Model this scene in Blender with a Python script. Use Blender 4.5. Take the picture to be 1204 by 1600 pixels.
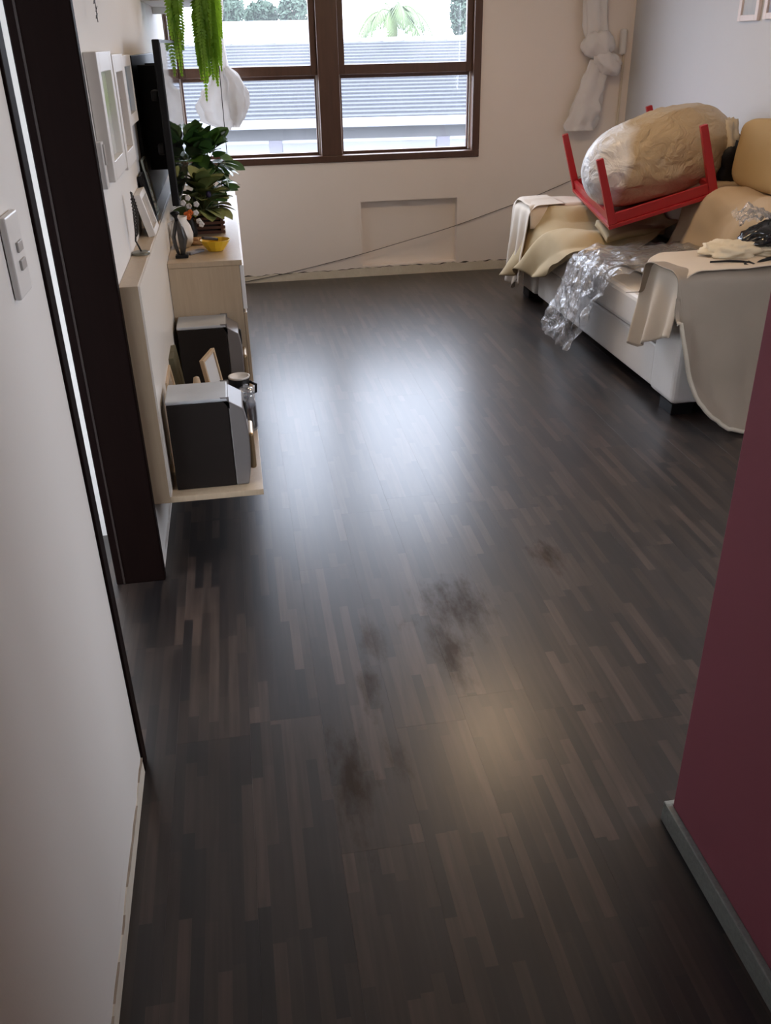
import bpy, math, random
from mathutils import Vector, Matrix, noise, Euler

# ------------------------------------------------------------------ reset
for o in list(bpy.data.objects):
    bpy.data.objects.remove(o, do_unlink=True)
scene = bpy.context.scene
COL = scene.collection
random.seed(7)

# ------------------------------------------------------------------ camera
F_PX, PITCH, YAW, ROLL, CAM_H = 1367.4, 0.4943, 0.1539, -0.0221, 1.6
cp, sp, cy, sy = math.cos(PITCH), math.sin(PITCH), math.cos(YAW), math.sin(YAW)
fwd = Vector((sy * cp, cy * cp, -sp))
rgt = Vector((cy, -sy, 0.0))
upv = rgt.cross(fwd)
r2 = math.cos(ROLL) * rgt + math.sin(ROLL) * upv
u2 = -math.sin(ROLL) * rgt + math.cos(ROLL) * upv
cam = bpy.data.cameras.new('camera')
cam.sensor_fit = 'VERTICAL'
cam.sensor_height = 36.0
cam.lens = F_PX / 1600.0 * 36.0
cam.clip_start = 0.02
cam_o = bpy.data.objects.new('camera', cam)
COL.objects.link(cam_o)
cam_o.matrix_world = Matrix(((r2.x, u2.x, -fwd.x, 0), (r2.y, u2.y, -fwd.y, 0),
                             (r2.z, u2.z, -fwd.z, CAM_H), (0, 0, 0, 1)))
scene.camera = cam_o

# ------------------------------------------------------------------ sky, colour management
SKY = 12.0
LAMP = 42.0
LAMP_FILL = 15.0  # strength of the added, unseen second lamp
vs = scene.view_settings
vs.view_transform = 'Standard'
vs.look = 'None'
vs.gamma = 1.0
vs.use_curve_mapping = False
vs.exposure = 0.12
w = bpy.data.worlds.new('overcast_sky')
scene.world = w
scene.cycles.use_denoising = True
scene.cycles.sample_clamp_indirect = 3.0
scene.cycles.caustics_reflective = False
scene.cycles.caustics_refractive = False
w.use_nodes = True
bg = w.node_tree.nodes['Background']
bg.inputs[0].default_value = (0.84, 0.89, 1.0, 1)
bg.inputs[1].default_value = SKY

def portal(loc, rot, sx, sy_):
    l = bpy.data.lights.new('sky_portal', 'AREA')
    l.shape = 'RECTANGLE'
    l.size, l.size_y = sx, sy_
    l.cycles.is_portal = True
    o = bpy.data.objects.new('sky_portal', l)
    COL.objects.link(o)
    o.location = loc
    o.rotation_euler = rot
    return o

# ------------------------------------------------------------------ room numbers
XL, XR, YF, ZC = -0.363, 2.915, 6.744, 2.62
XP, YP = 0.85, 1.315            # red partition face and its end
YB = -1.7
R = math.radians

portal((0.73, YF + 0.10, 1.58), (R(-90), 0, 0), 2.1, 1.45)
portal((XR + 0.1, 1.7, 1.5), (R(90), 0, R(90)), 1.5, 1.1)

# ------------------------------------------------------------------ materials
MATS = {}

def nodes_of(name):
    m = bpy.data.materials.new(name)
    m.use_nodes = True
    nt = m.node_tree
    return m, nt, nt.nodes, nt.links, nt.nodes['Principled BSDF']

def mat(name, col, rough=0.6, var=0.08, scale=6.0, bump=0.0, bscale=60.0, metal=0.0, col2=None,
        spec=0.5, stretch=(1, 1, 1), detail=4.0, coat=0.0, sheen=0.0, trans=0.0):
    if name in MATS:
        return MATS[name]
    m, nt, N, L, b = nodes_of(name)
    tc = N.new('ShaderNodeTexCoord')
    mp = N.new('ShaderNodeMapping')
    mp.inputs['Scale'].default_value = stretch
    L.new(tc.outputs['Object'], mp.inputs['Vector'])
    nz = N.new('ShaderNodeTexNoise')
    nz.inputs['Scale'].default_value = scale
    nz.inputs['Detail'].default_value = detail
    L.new(mp.outputs[0], nz.inputs['Vector'])
    mix = N.new('ShaderNodeMix')
    mix.data_type = 'RGBA'
    c2 = col2 if col2 else tuple(min(1, c * (1 + var)) for c in col)
    c1 = col if col2 else tuple(c * (1 - var) for c in col)
    mix.inputs[6].default_value = (*c1, 1)
    mix.inputs[7].default_value = (*c2, 1)
    L.new(nz.outputs['Fac'], mix.inputs[0])
    L.new(mix.outputs[2], b.inputs['Base Color'])
    b.inputs['Roughness'].default_value = rough
    b.inputs['Metallic'].default_value = metal
    b.inputs['Specular IOR Level'].default_value = spec
    b.inputs['Coat Weight'].default_value = coat
    b.inputs['Sheen Weight'].default_value = sheen
    if trans:
        b.inputs['Subsurface Weight'].default_value = 0
    if bump:
        n2 = N.new('ShaderNodeTexNoise')
        n2.inputs['Scale'].default_value = bscale
        n2.inputs['Detail'].default_value = 5
        L.new(mp.outputs[0], n2.inputs['Vector'])
        bp = N.new('ShaderNodeBump')
        bp.inputs['Strength'].default_value = bump
        bp.inputs['Distance'].default_value = 0.01
        L.new(n2.outputs['Fac'], bp.inputs['Height'])
        L.new(bp.outputs[0], b.inputs['Normal'])
    MATS[name] = m
    return m

def wall_mat(name, col, dirt=None):
    """painted plaster; dirt = (zmax, colour) scuffs near the foot with their own ragged shapes"""
    m, nt, N, L, b = nodes_of(name)
    geo = N.new('ShaderNodeNewGeometry')
    n1 = N.new('ShaderNodeTexNoise'); n1.inputs['Scale'].default_value = 1.6; n1.inputs['Detail'].default_value = 5
    L.new(geo.outputs['Position'], n1.inputs['Vector'])
    mix = N.new('ShaderNodeMix'); mix.data_type = 'RGBA'
    mix.inputs[6].default_value = (*[c * 0.95 for c in col], 1)
    mix.inputs[7].default_value = (*[min(1, c * 1.04) for c in col], 1)
    L.new(n1.outputs['Fac'], mix.inputs[0])
    out = mix.outputs[2]
    if dirt:
        sx = N.new('ShaderNodeSeparateXYZ'); L.new(geo.outputs['Position'], sx.inputs[0])
        mr = N.new('ShaderNodeMapRange'); mr.inputs[1].default_value = 0.0; mr.inputs[2].default_value = dirt[0]
        mr.inputs[3].default_value = 1.0; mr.inputs[4].default_value = 0.0
        L.new(sx.outputs[2], mr.inputs[0])
        mp = N.new('ShaderNodeMapping'); mp.inputs['Scale'].default_value = (6, 6, 20)
        L.new(geo.outputs['Position'], mp.inputs[0])
        n2 = N.new('ShaderNodeTexNoise'); n2.inputs['Scale'].default_value = 1.0; n2.inputs['Detail'].default_value = 6
        L.new(mp.outputs[0], n2.inputs['Vector'])
        r2_ = N.new('ShaderNodeMapRange'); r2_.inputs[1].default_value = 0.52; r2_.inputs[2].default_value = 0.68
        L.new(n2.outputs['Fac'], r2_.inputs[0])
        mu = N.new('ShaderNodeMath'); mu.operation = 'MULTIPLY'
        L.new(mr.outputs[0], mu.inputs[0]); L.new(r2_.outputs[0], mu.inputs[1])
        mx = N.new('ShaderNodeMix'); mx.data_type = 'RGBA'
        L.new(mu.outputs[0], mx.inputs[0]); L.new(out, mx.inputs[6]); mx.inputs[7].default_value = (*dirt[1], 1)
        out = mx.outputs[2]
    L.new(out, b.inputs['Base Color'])
    b.inputs['Roughness'].default_value = 0.72
    n3 = N.new('ShaderNodeTexNoise'); n3.inputs['Scale'].default_value = 180
    L.new(geo.outputs['Position'], n3.inputs['Vector'])
    bp = N.new('ShaderNodeBump'); bp.inputs['Strength'].default_value = 0.05; bp.inputs['Distance'].default_value = 0.004
    L.new(n3.outputs['Fac'], bp.inputs['Height']); L.new(bp.outputs[0], b.inputs['Normal'])
    return m

def floor_mat():
    m, nt, N, L, b = nodes_of('laminate_strips')
    def math_(op, a, c=None, v=None):
        n = N.new('ShaderNodeMath'); n.operation = op
        if hasattr(a, 'is_linked') or hasattr(a, 'links'): L.new(a, n.inputs[0])
        else: n.inputs[0].default_value = a
        if c is not None:
            if hasattr(c, 'links'): L.new(c, n.inputs[1])
            else: n.inputs[1].default_value = c
        return n.outputs[0]
    geo = N.new('ShaderNodeNewGeometry')
    sep = N.new('ShaderNodeSeparateXYZ'); L.new(geo.outputs['Position'], sep.inputs[0])
    X, Y = sep.outputs[0], sep.outputs[1]
    oi = N.new('ShaderNodeObjectInfo')
    ix = math_('FLOOR', math_('DIVIDE', math_('ADD', X, 0.095 + 19), 0.19 / 7))
    wn = N.new('ShaderNodeTexWhiteNoise'); wn.noise_dimensions = '2D'
    cv = N.new('ShaderNodeCombineXYZ'); L.new(ix, cv.inputs[0]); L.new(oi.outputs['Random'], cv.inputs[1])
    L.new(cv.outputs[0], wn.inputs['Vector'])
    # strip length differs from row to row
    ln = math_('ADD', math_('MULTIPLY', wn.outputs['Value'], 0.2), 0.2)
    off = math_('MULTIPLY', wn.outputs['Value'], 7.31)
    iy = math_('FLOOR', math_('DIVIDE', math_('ADD', math_('ADD', Y, 20.0), off), ln))
    wn2 = N.new('ShaderNodeTexWhiteNoise'); wn2.noise_dimensions = '3D'
    cv2 = N.new('ShaderNodeCombineXYZ'); L.new(ix, cv2.inputs[0]); L.new(iy, cv2.inputs[1]); L.new(oi.outputs['Random'], cv2.inputs[2])
    L.new(cv2.outputs[0], wn2.inputs['Vector'])
    ramp = N.new('ShaderNodeValToRGB')
    e = ramp.color_ramp.elements
    e[0].position = 0.0; e[0].color = (0.008, 0.007, 0.0078, 1)
    e[1].position = 1.0; e[1].color = (0.054, 0.037, 0.030, 1)
    for p_, c_ in ((0.3, (0.015, 0.011, 0.0105, 1)), (0.55, (0.023, 0.0165, 0.014, 1)), (0.8, (0.034, 0.024, 0.0195, 1))):
        k = e.new(p_); k.color = c_
    L.new(wn2.outputs['Value'], ramp.inputs[0])
    # grain
    mp = N.new('ShaderNodeMapping'); mp.inputs['Scale'].default_value = (80, 5, 1)
    L.new(geo.outputs['Position'], mp.inputs[0])
    g = N.new('ShaderNodeTexNoise'); g.inputs['Scale'].default_value = 1; g.inputs['Detail'].default_value = 1.5
    L.new(mp.outputs[0], g.inputs['Vector'])
    gr = N.new('ShaderNodeMapRange'); gr.inputs[1].default_value = 0.3; gr.inputs[2].default_value = 0.7
    gr.inputs[3].default_value = 0.72; gr.inputs[4].default_value = 1.25
    L.new(g.outputs['Fac'], gr.inputs[0])
    mul = N.new('ShaderNodeMix'); mul.data_type = 'RGBA'; mul.blend_type = 'MULTIPLY'; mul.inputs[0].default_value = 1
    L.new(ramp.outputs[0], mul.inputs[6])
    cg = N.new('ShaderNodeCombineColor')
    for i in range(3): L.new(gr.outputs[0], cg.inputs[i])
    L.new(cg.outputs[0], mul.inputs[7])
    # ---- smears: dull, dirty patches lying on the polished floor
    nz = N.new('ShaderNodeTexNoise'); nz.inputs['Scale'].default_value = 9; nz.inputs['Detail'].default_value = 7
    nz.inputs['Roughness'].default_value = 0.7
    mp2 = N.new('ShaderNodeMapping'); mp2.inputs['Scale'].default_value = (2.6, 0.9, 1)
    L.new(geo.outputs['Position'], mp2.inputs[0]); L.new(mp2.outputs[0], nz.inputs['Vector'])
    tot = None
    for (sx_, sy_, rx, ry, amt) in ((0.956, 2.50, 0.06, 0.12, 1.1), (0.57, 2.26, 0.13, 0.17, 1.15), (0.50, 2.05, 0.06, 0.2, 1.15),
                                    (0.279, 2.135, 0.04, 0.11, 1.2), (0.24, 1.93, 0.035, 0.13, 1.15), (0.15, 1.58, 0.06, 0.22, 1.1),
                                    (0.27, 1.63, 0.05, 0.08, 0.8), (0.40, 2.2, 0.1, 0.06, 0.6)):
        dx = math_('DIVIDE', math_('SUBTRACT', X, sx_), rx)
        dy = math_('DIVIDE', math_('SUBTRACT', Y, sy_), ry)
        d = math_('SQRT', math_('ADD', math_('MULTIPLY', dx, dx), math_('MULTIPLY', dy, dy)))
        r_ = N.new('ShaderNodeMapRange'); r_.inputs[1].default_value = 0.2; r_.inputs[2].default_value = 1.6
        r_.inputs[3].default_value = amt; r_.inputs[4].default_value = 0.0
        L.new(d, r_.inputs[0])
        tot = r_.outputs[0] if tot is None else math_('MAXIMUM', tot, r_.outputs[0])
    sm = math_('ADD', tot, math_('MULTIPLY', math_('SUBTRACT', nz.outputs['Fac'], 0.5), 2.2))
    smr = N.new('ShaderNodeMapRange'); smr.inputs[1].default_value = 0.45; smr.inputs[2].default_value = 1.25
    L.new(sm, smr.inputs[0])
    sm2 = math_('MULTIPLY', smr.outputs[0], math_('MINIMUM', math_('MULTIPLY', tot, 4.0), 1.0))
    dm = N.new('ShaderNodeMix'); dm.data_type = 'RGBA'
    L.new(math_('MULTIPLY', sm2, 0.55), dm.inputs[0]); L.new(mul.outputs[2], dm.inputs[6]); dm.inputs[7].default_value = (0.042, 0.027, 0.016, 1)
    L.new(dm.outputs[2], b.inputs['Base Color'])
    # satin varnish: a broad sheen below and a tighter, patchy polish on top
    b.inputs['Coat Roughness'].default_value = 0.28
    L.new(math_('SUBTRACT', 0.64, math_('MULTIPLY', sm2, 0.48)), b.inputs['Coat Weight'])
    b.inputs['Coat IOR'].default_value = 1.5
    b.inputs['Roughness'].default_value = 0.46
    L.new(math_('SUBTRACT', 0.34, math_('MULTIPLY', sm2, 0.24)), b.inputs['Specular IOR Level'])
    return m

def glass_mat(name, haze, tint=(0.95, 0.97, 1.0), gloss=0.02):
    m, nt, N, L, b = nodes_of(name)
    N.remove(b)
    out = N['Material Output']
    t = N.new('ShaderNodeBsdfTransparent'); t.inputs[0].default_value = (*tint, 1)
    g = N.new('ShaderNodeBsdfGlossy'); g.inputs['Roughness'].default_value = 0.02
    d = N.new('ShaderNodeBsdfTranslucent'); d.inputs[0].default_value = (0.85, 0.88, 0.92, 1)
    m1 = N.new('ShaderNodeMixShader'); m1.inputs[0].default_value = gloss
    L.new(t.outputs[0], m1.inputs[1]); L.new(g.outputs[0], m1.inputs[2])
    nz = N.new('ShaderNodeTexNoise'); nz.inputs['Scale'].default_value = 3
    tc = N.new('ShaderNodeTexCoord'); L.new(tc.outputs['Object'], nz.inputs['Vector'])
    mm = N.new('ShaderNodeMath'); mm.operation = 'MULTIPLY'; mm.inputs[1].default_value = haze * 2
    L.new(nz.outputs['Fac'], mm.inputs[0])
    m2 = N.new('ShaderNodeMixShader'); L.new(mm.outputs[0], m2.inputs[0])
    L.new(m1.outputs[0], m2.inputs[1]); L.new(d.outputs[0], m2.inputs[2])
    L.new(m2.outputs[0], out.inputs['Surface'])
    return m

def plastic_film(name='clear_plastic_film', film=0.16):
    m, nt, N, L, b = nodes_of(name)
    N.remove(b)
    out = N['Material Output']
    t = N.new('ShaderNodeBsdfTransparent'); t.inputs[0].default_value = (0.97, 0.98, 1, 1)
    g = N.new('ShaderNodeBsdfGlossy'); g.inputs['Roughness'].default_value = 0.16
    d = N.new('ShaderNodeBsdfDiffuse'); d.inputs[0].default_value = (0.8, 0.82, 0.86, 1)
    lw = N.new('ShaderNodeLayerWeight'); lw.inputs[0].default_value = 0.45
    tc = N.new('ShaderNodeTexCoord')
    nz = N.new('ShaderNodeTexNoise'); nz.inputs['Scale'].default_value = 16; nz.inputs['Detail'].default_value = 4
    nz.inputs['Distortion'].default_value = 1.0
    L.new(tc.outputs['Object'], nz.inputs['Vector'])
    bp = N.new('ShaderNodeBump'); bp.inputs['Strength'].default_value = 0.9; bp.inputs['Distance'].default_value = 0.03
    L.new(nz.outputs['Fac'], bp.inputs['Height'])
    for s in (g, d, lw): L.new(bp.outputs[0], s.inputs['Normal'])
    ms = N.new('ShaderNodeMapRange'); ms.inputs[3].default_value = 0.12; ms.inputs[4].default_value = 0.75
    L.new(lw.outputs['Fresnel'], ms.inputs[0])
    m1 = N.new('ShaderNodeMixShader'); L.new(ms.outputs[0], m1.inputs[0])
    L.new(t.outputs[0], m1.inputs[1]); L.new(g.outputs[0], m1.inputs[2])
    m2 = N.new('ShaderNodeMixShader'); m2.inputs[0].default_value = film
    L.new(m1.outputs[0], m2.inputs[1]); L.new(d.outputs[0], m2.inputs[2])
    L.new(m2.outputs[0], out.inputs['Surface'])
    return m

def emit_mat(name, col, s):
    m, nt, N, L, b = nodes_of(name)
    b.inputs['Base Color'].default_value = (0.9, 0.9, 0.88, 1)
    b.inputs['Emission Color'].default_value = (*col, 1)
    b.inputs['Emission Strength'].default_value = s
    return m

M_WALL = wall_mat('cream_wall_paint', (0.88, 0.80, 0.72))
M_WALLL = wall_mat('left_wall_paint', (0.76, 0.74, 0.71), dirt=(0.10, (0.30, 0.25, 0.20)))
M_CEIL = wall_mat('ceiling_paint', (0.90, 0.88, 0.85))
M_RED = wall_mat('maroon_wall_paint', (0.33, 0.094, 0.128))
M_FLOOR = floor_mat()
M_DARKWOOD = mat('dark_stained_jamb_wood', (0.0045, 0.0018, 0.0015), 0.6, scale=3, stretch=(30, 30, 1.5), col2=(0.010, 0.0045, 0.0035), spec=0.06)
M_WINWOOD = mat('brown_window_wood', (0.060, 0.026, 0.014), 0.4, scale=3, stretch=(18, 18, 2), col2=(0.105, 0.050, 0.028))
M_BEIGEWOOD = mat('pale_oak_laminate', (0.42, 0.32, 0.215), 0.38, scale=4, stretch=(20, 20, 1.5), col2=(0.55, 0.44, 0.31))
M_WHITEPANEL = mat('white_lacquer_panel', (0.84, 0.79, 0.72), 0.3, var=0.02)
M_WHITE = mat('white_paint', (0.80, 0.80, 0.80), 0.45, var=0.03)
M_WHITEP = mat('white_plastic', (0.78, 0.77, 0.75), 0.35, var=0.02)
M_BLACK = mat('black_plastic', (0.007, 0.007, 0.008), 0.5, var=0.1, spec=0.25)
M_SCREEN = mat('black_glass_screen', (0.008, 0.008, 0.009), 0.04, var=0.1)
M_SMOKE = mat('smoked_grey_panel', (0.014, 0.016, 0.018), 0.45, var=0.1, spec=0.2)
M_SPKBODY = mat('dark_brown_speaker_vinyl', (0.016, 0.012, 0.010), 0.65, scale=20, stretch=(1, 1, 12), spec=0.2)
M_SILVER = mat('silver_plastic', (0.20, 0.185, 0.18), 0.42, var=0.05, metal=0.15)
M_SILVERTOP = mat('pale_grey_plastic', (0.46, 0.48, 0.50), 0.42, var=0.22, scale=9)
M_STONE = mat('grey_granite_skirting', (0.17, 0.19, 0.18), 0.5, scale=130, col2=(0.34, 0.36, 0.34), bump=0.1)
M_PLASTER = mat('bare_plaster', (0.62, 0.55, 0.42), 0.9, scale=14, col2=(0.78, 0.72, 0.60), bump=0.4, bscale=60)
M_GRIME = mat('black_grime', (0.055, 0.045, 0.035), 0.9, scale=40, var=0.5)
M_SOFA = mat('off_white_sofa_leather', (0.86, 0.82, 0.77), 0.5, var=0.05, bump=0.08, bscale=90)
M_SHEET = mat('cream_cotton_sheet', (0.70, 0.62, 0.52), 0.85, var=0.05, bump=0.05, bscale=200)
M_CANVAS = mat('ochre_canvas', (0.43, 0.32, 0.165), 0.85, scale=3, col2=(0.55, 0.45, 0.29), bump=0.06, bscale=220)
M_TAUPE = mat('taupe_cover_fabric', (0.30, 0.25, 0.195), 0.7, scale=4, var=0.10, bump=0.05, bscale=160)
M_REDWOOD = mat('red_painted_wood', (0.36, 0.014, 0.018), 0.35, var=0.08)
M_TERRA = mat('brown_stained_slats', (0.075, 0.028, 0.018), 0.5, scale=8, stretch=(1, 1, 1), col2=(0.12, 0.05, 0.03))
M_ENDGRAIN = mat('slat_end_grain', (0.50, 0.33, 0.25), 0.7)
M_SOIL = mat('dark_soil', (0.02, 0.014, 0.01), 0.95, scale=60, var=0.4)
M_YELLOW = mat('yellow_plastic', (0.80, 0.52, 0.03), 0.35, var=0.03)
M_WOODDISH = mat('honey_wood', (0.42, 0.23, 0.10), 0.5, scale=10, stretch=(2, 12, 2), col2=(0.55, 0.33, 0.16))
M_BRONZE = mat('blackened_metal', (0.014, 0.012, 0.011), 0.45, metal=0.2, scale=30, col2=(0.05, 0.045, 0.04))
M_FERN = mat('fern_green', (0.10, 0.26, 0.015), 0.55, scale=5, col2=(0.24, 0.44, 0.04))
def leaf_light(m, col, f):
    nt = m.node_tree; N, L = nt.nodes, nt.links
    b = N['Principled BSDF']; out = N['Material Output']
    t = N.new('ShaderNodeBsdfTranslucent'); t.inputs[0].default_value = (*col, 1)
    mx = N.new('ShaderNodeMixShader'); mx.inputs[0].default_value = f
    L.new(b.outputs[0], mx.inputs[1]); L.new(t.outputs[0], mx.inputs[2]); L.new(mx.outputs[0], out.inputs['Surface'])
leaf_light(M_FERN, (0.34, 0.55, 0.03), 0.45)
M_LEAFD = mat('deep_green_leaf', (0.028, 0.085, 0.020), 0.38, scale=9, col2=(0.065, 0.15, 0.035))
M_LEAFV = mat('olive_violet_leaf', (0.13, 0.16, 0.045), 0.6, scale=12, col2=(0.21, 0.24, 0.08))
M_LEAFP = mat('pale_variegated_leaf', (0.10, 0.20, 0.06), 0.5, scale=20, col2=(0.42, 0.52, 0.30))
M_STEM = mat('plant_stem', (0.09, 0.10, 0.03), 0.6)
M_PETALW = mat('white_petal', (0.8, 0.8, 0.8), 0.6, var=0.03)
M_PETALO = mat('orange_petal', (0.65, 0.14, 0.02), 0.6, var=0.2)
M_PURPLE = mat('purple_bud', (0.035, 0.025, 0.075), 0.6)
M_CURTAIN = mat('white_curtain_cotton', (0.74, 0.71, 0.68), 0.85, var=0.03, bump=0.05, bscale=200)
M_GLASS = glass_mat('hazy_window_glass', 0.02)
M_GLASSC = glass_mat('clear_window_glass', 0.004)
M_JAR = glass_mat('jar_glass', 0.12, gloss=0.25)
M_FILM = plastic_film()
M_CORD = mat('dark_cable_rubber', (0.035, 0.03, 0.028), 0.6)

# ------------------------------------------------------------------ mesh helpers
class MB:
    def __init__(s):
        s.v, s.f, s.m = [], [], []
    def add(s, vs_, fs, mi=0):
        o = len(s.v)
        s.v += [tuple(x) for x in vs_]
        s.f += [tuple(i + o for i in f) for f in fs]
        s.m += [mi] * len(fs)
        return s
    def box(s, x0, x1, y0, y1, z0, z1, mi=0):
        return s.add([(x0, y0, z0), (x1, y0, z0), (x1, y1, z0), (x0, y1, z0), (x0, y0, z1), (x1, y0, z1), (x1, y1, z1), (x0, y1, z1)],
                     [(0, 3, 2, 1), (4, 5, 6, 7), (0, 1, 5, 4), (1, 2, 6, 5), (2, 3, 7, 6), (3, 0, 4, 7)], mi)
    def obox(s, c, sx, sy_, sz, M, mi=0):
        vs_ = []
        for dz in (-1, 1):
            for dx, dy in ((-1, -1), (1, -1), (1, 1), (-1, 1)):
                vs_.append(Vector(c) + M @ Vector((dx * sx / 2, dy * sy_ / 2, dz * sz / 2)))
        return s.add(vs_, [(0, 3, 2, 1), (4, 5, 6, 7), (0, 1, 5, 4), (1, 2, 6, 5), (2, 3, 7, 6), (3, 0, 4, 7)], mi)
    def tube(s, pts, r, n=8, mi=0, cap=True):
        pts = [Vector(q) for q in pts]
        rr = r if isinstance(r, (list, tuple)) else [r] * len(pts)
        base = len(s.v)
        prev = None
        for i, q in enumerate(pts):
            t = (pts[min(i + 1, len(pts) - 1)] - pts[max(i - 1, 0)]).normalized()
            if prev is None:
                a = t.orthogonal().normalized()
            else:
                a = (prev - t * prev.dot(t))
                a = a.normalized() if a.length > 1e-6 else t.orthogonal().normalized()
            prev = a
            bb = t.cross(a)
            for k in range(n):
                th = 2 * math.pi * k / n
                s.v.append(tuple(q + (a * math.cos(th) + bb * math.sin(th)) * rr[i]))
        for i in range(len(pts) - 1):
            for k in range(n):
                s.f.append((base + i * n + k, base + i * n + (k + 1) % n, base + (i + 1) * n + (k + 1) % n, base + (i + 1) * n + k)); s.m.append(mi)
        if cap:
            s.f.append(tuple(base + k for k in range(n))[::-1]); s.m.append(mi)
            s.f.append(tuple(base + (len(pts) - 1) * n + k for k in range(n))); s.m.append(mi)
        return s
    def lathe(s, prof, n=24, c=(0, 0, 0), mi=0, sxy=(1, 1)):
        base = len(s.v)
        for (r, z) in prof:
            for k in range(n):
                th = 2 * math.pi * k / n
                s.v.append((c[0] + r * math.cos(th) * sxy[0], c[1] + r * math.sin(th) * sxy[1], c[2] + z))
        for i in range(len(prof) - 1):
            for k in range(n):
                s.f.append((base + i * n + k, base + i * n + (k + 1) % n, base + (i + 1) * n + (k + 1) % n, base + (i + 1) * n + k)); s.m.append(mi)
        if prof[0][0] > 1e-5:
            s.f.append(tuple(base + k for k in range(n))[::-1]); s.m.append(mi)
        if prof[-1][0] > 1e-5:
            s.f.append(tuple(base + (len(prof) - 1) * n + k for k in range(n))); s.m.append(mi)
        return s
    def grid(s, fn, nu, nv, mi=0, wrapu=False):
        base = len(s.v)
        for j in range(nv + 1):
            for i in range(nu + (0 if wrapu else 1)):
                s.v.append(tuple(fn(i / nu, j / nv)))
        W = nu if wrapu else nu + 1
        for j in range(nv):
            for i in range(nu):
                i2 = (i + 1) % W
                s.f.append((base + j * W + i, base + j * W + i2, base + (j + 1) * W + i2, base + (j + 1) * W + i)); s.m.append(mi)
        return s
    def mesh(s, name, mats, smooth=False):
        me = bpy.data.meshes.new(name)
        me.from_pydata(s.v, [], s.f)
        for m_ in (mats if isinstance(mats, (list, tuple)) else [mats]):
            me.materials.append(m_)
        if any(s.m):
            me.polygons.foreach_set('material_index', s.m)
        if smooth:
            me.polygons.foreach_set('use_smooth', [True] * len(me.polygons))
        me.update()
        return me
    def build(s, name, mats, parent=None, smooth=False, bevel=0, solid=0, loc=None, subd=0, segs=2):
        o = bpy.data.objects.new(name, s.mesh(name, mats, smooth))
        COL.objects.link(o)
        if parent: o.parent = parent
        if loc: o.location = loc
        if solid:
            md = o.modifiers.new('thickness', 'SOLIDIFY'); md.thickness = solid; md.offset = 0
        if bevel:
            md = o.modifiers.new('bevel', 'BEVEL'); md.width = bevel; md.segments = segs; md.limit_method = 'ANGLE'
        if subd:
            md = o.modifiers.new('subd', 'SUBSURF'); md.levels = subd; md.render_levels = subd
        return o

def put(name, me, parent=None, M=None):
    o = bpy.data.objects.new(name, me)
    COL.objects.link(o)
    if parent: o.parent = parent
    if M is not None: o.matrix_local = M
    return o

def tag(o, label, cat, group=None, kind=None):
    o['label'] = label
    o['category'] = cat
    if group: o['group'] = group
    if kind: o['kind'] = kind
    return o

def struct(o, label=None):
    o['kind'] = 'structure'
    if label: o['label'] = label
    return o

def empty(name, label, cat, loc=(0, 0, 0), group=None, rz=0):
    o = bpy.data.objects.new(name, None)
    COL.objects.link(o)
    o.location = loc
    o.rotation_euler = (0, 0, rz)
    o.empty_display_size = 0.05
    return tag(o, label, cat, group)

def nz(x, y, z, s=1.0):
    return noise.noise(Vector((x * s, y * s, z * s)))

def smooth_path(pts, n=80, it=6, step=None):
    """dense polyline with rounded corners, returns sampler s-> (a,b) and length"""
    P = [Vector(q).to_3d() for q in pts]
    L_ = [0]
    for i in range(1, len(P)): L_.append(L_[-1] + (P[i] - P[i - 1]).length)
    def raw(t):
        d = t * L_[-1]
        for i in range(1, len(P)):
            if d <= L_[i] or i == len(P) - 1:
                k = (d - L_[i - 1]) / max(1e-9, L_[i] - L_[i - 1])
                return P[i - 1].lerp(P[i], k)
    D = [raw(i / n) for i in range(n + 1)]
    for _ in range(it):
        D = [D[0]] + [(D[i - 1] + D[i] * 2 + D[i + 1]) / 4 for i in range(1, n)] + [D[-1]]
    def samp(t):
        t = min(max(t, 0), 1) * n
        i = min(int(t), n - 1)
        return D[i].lerp(D[i + 1], t - i)
    return samp

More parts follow.
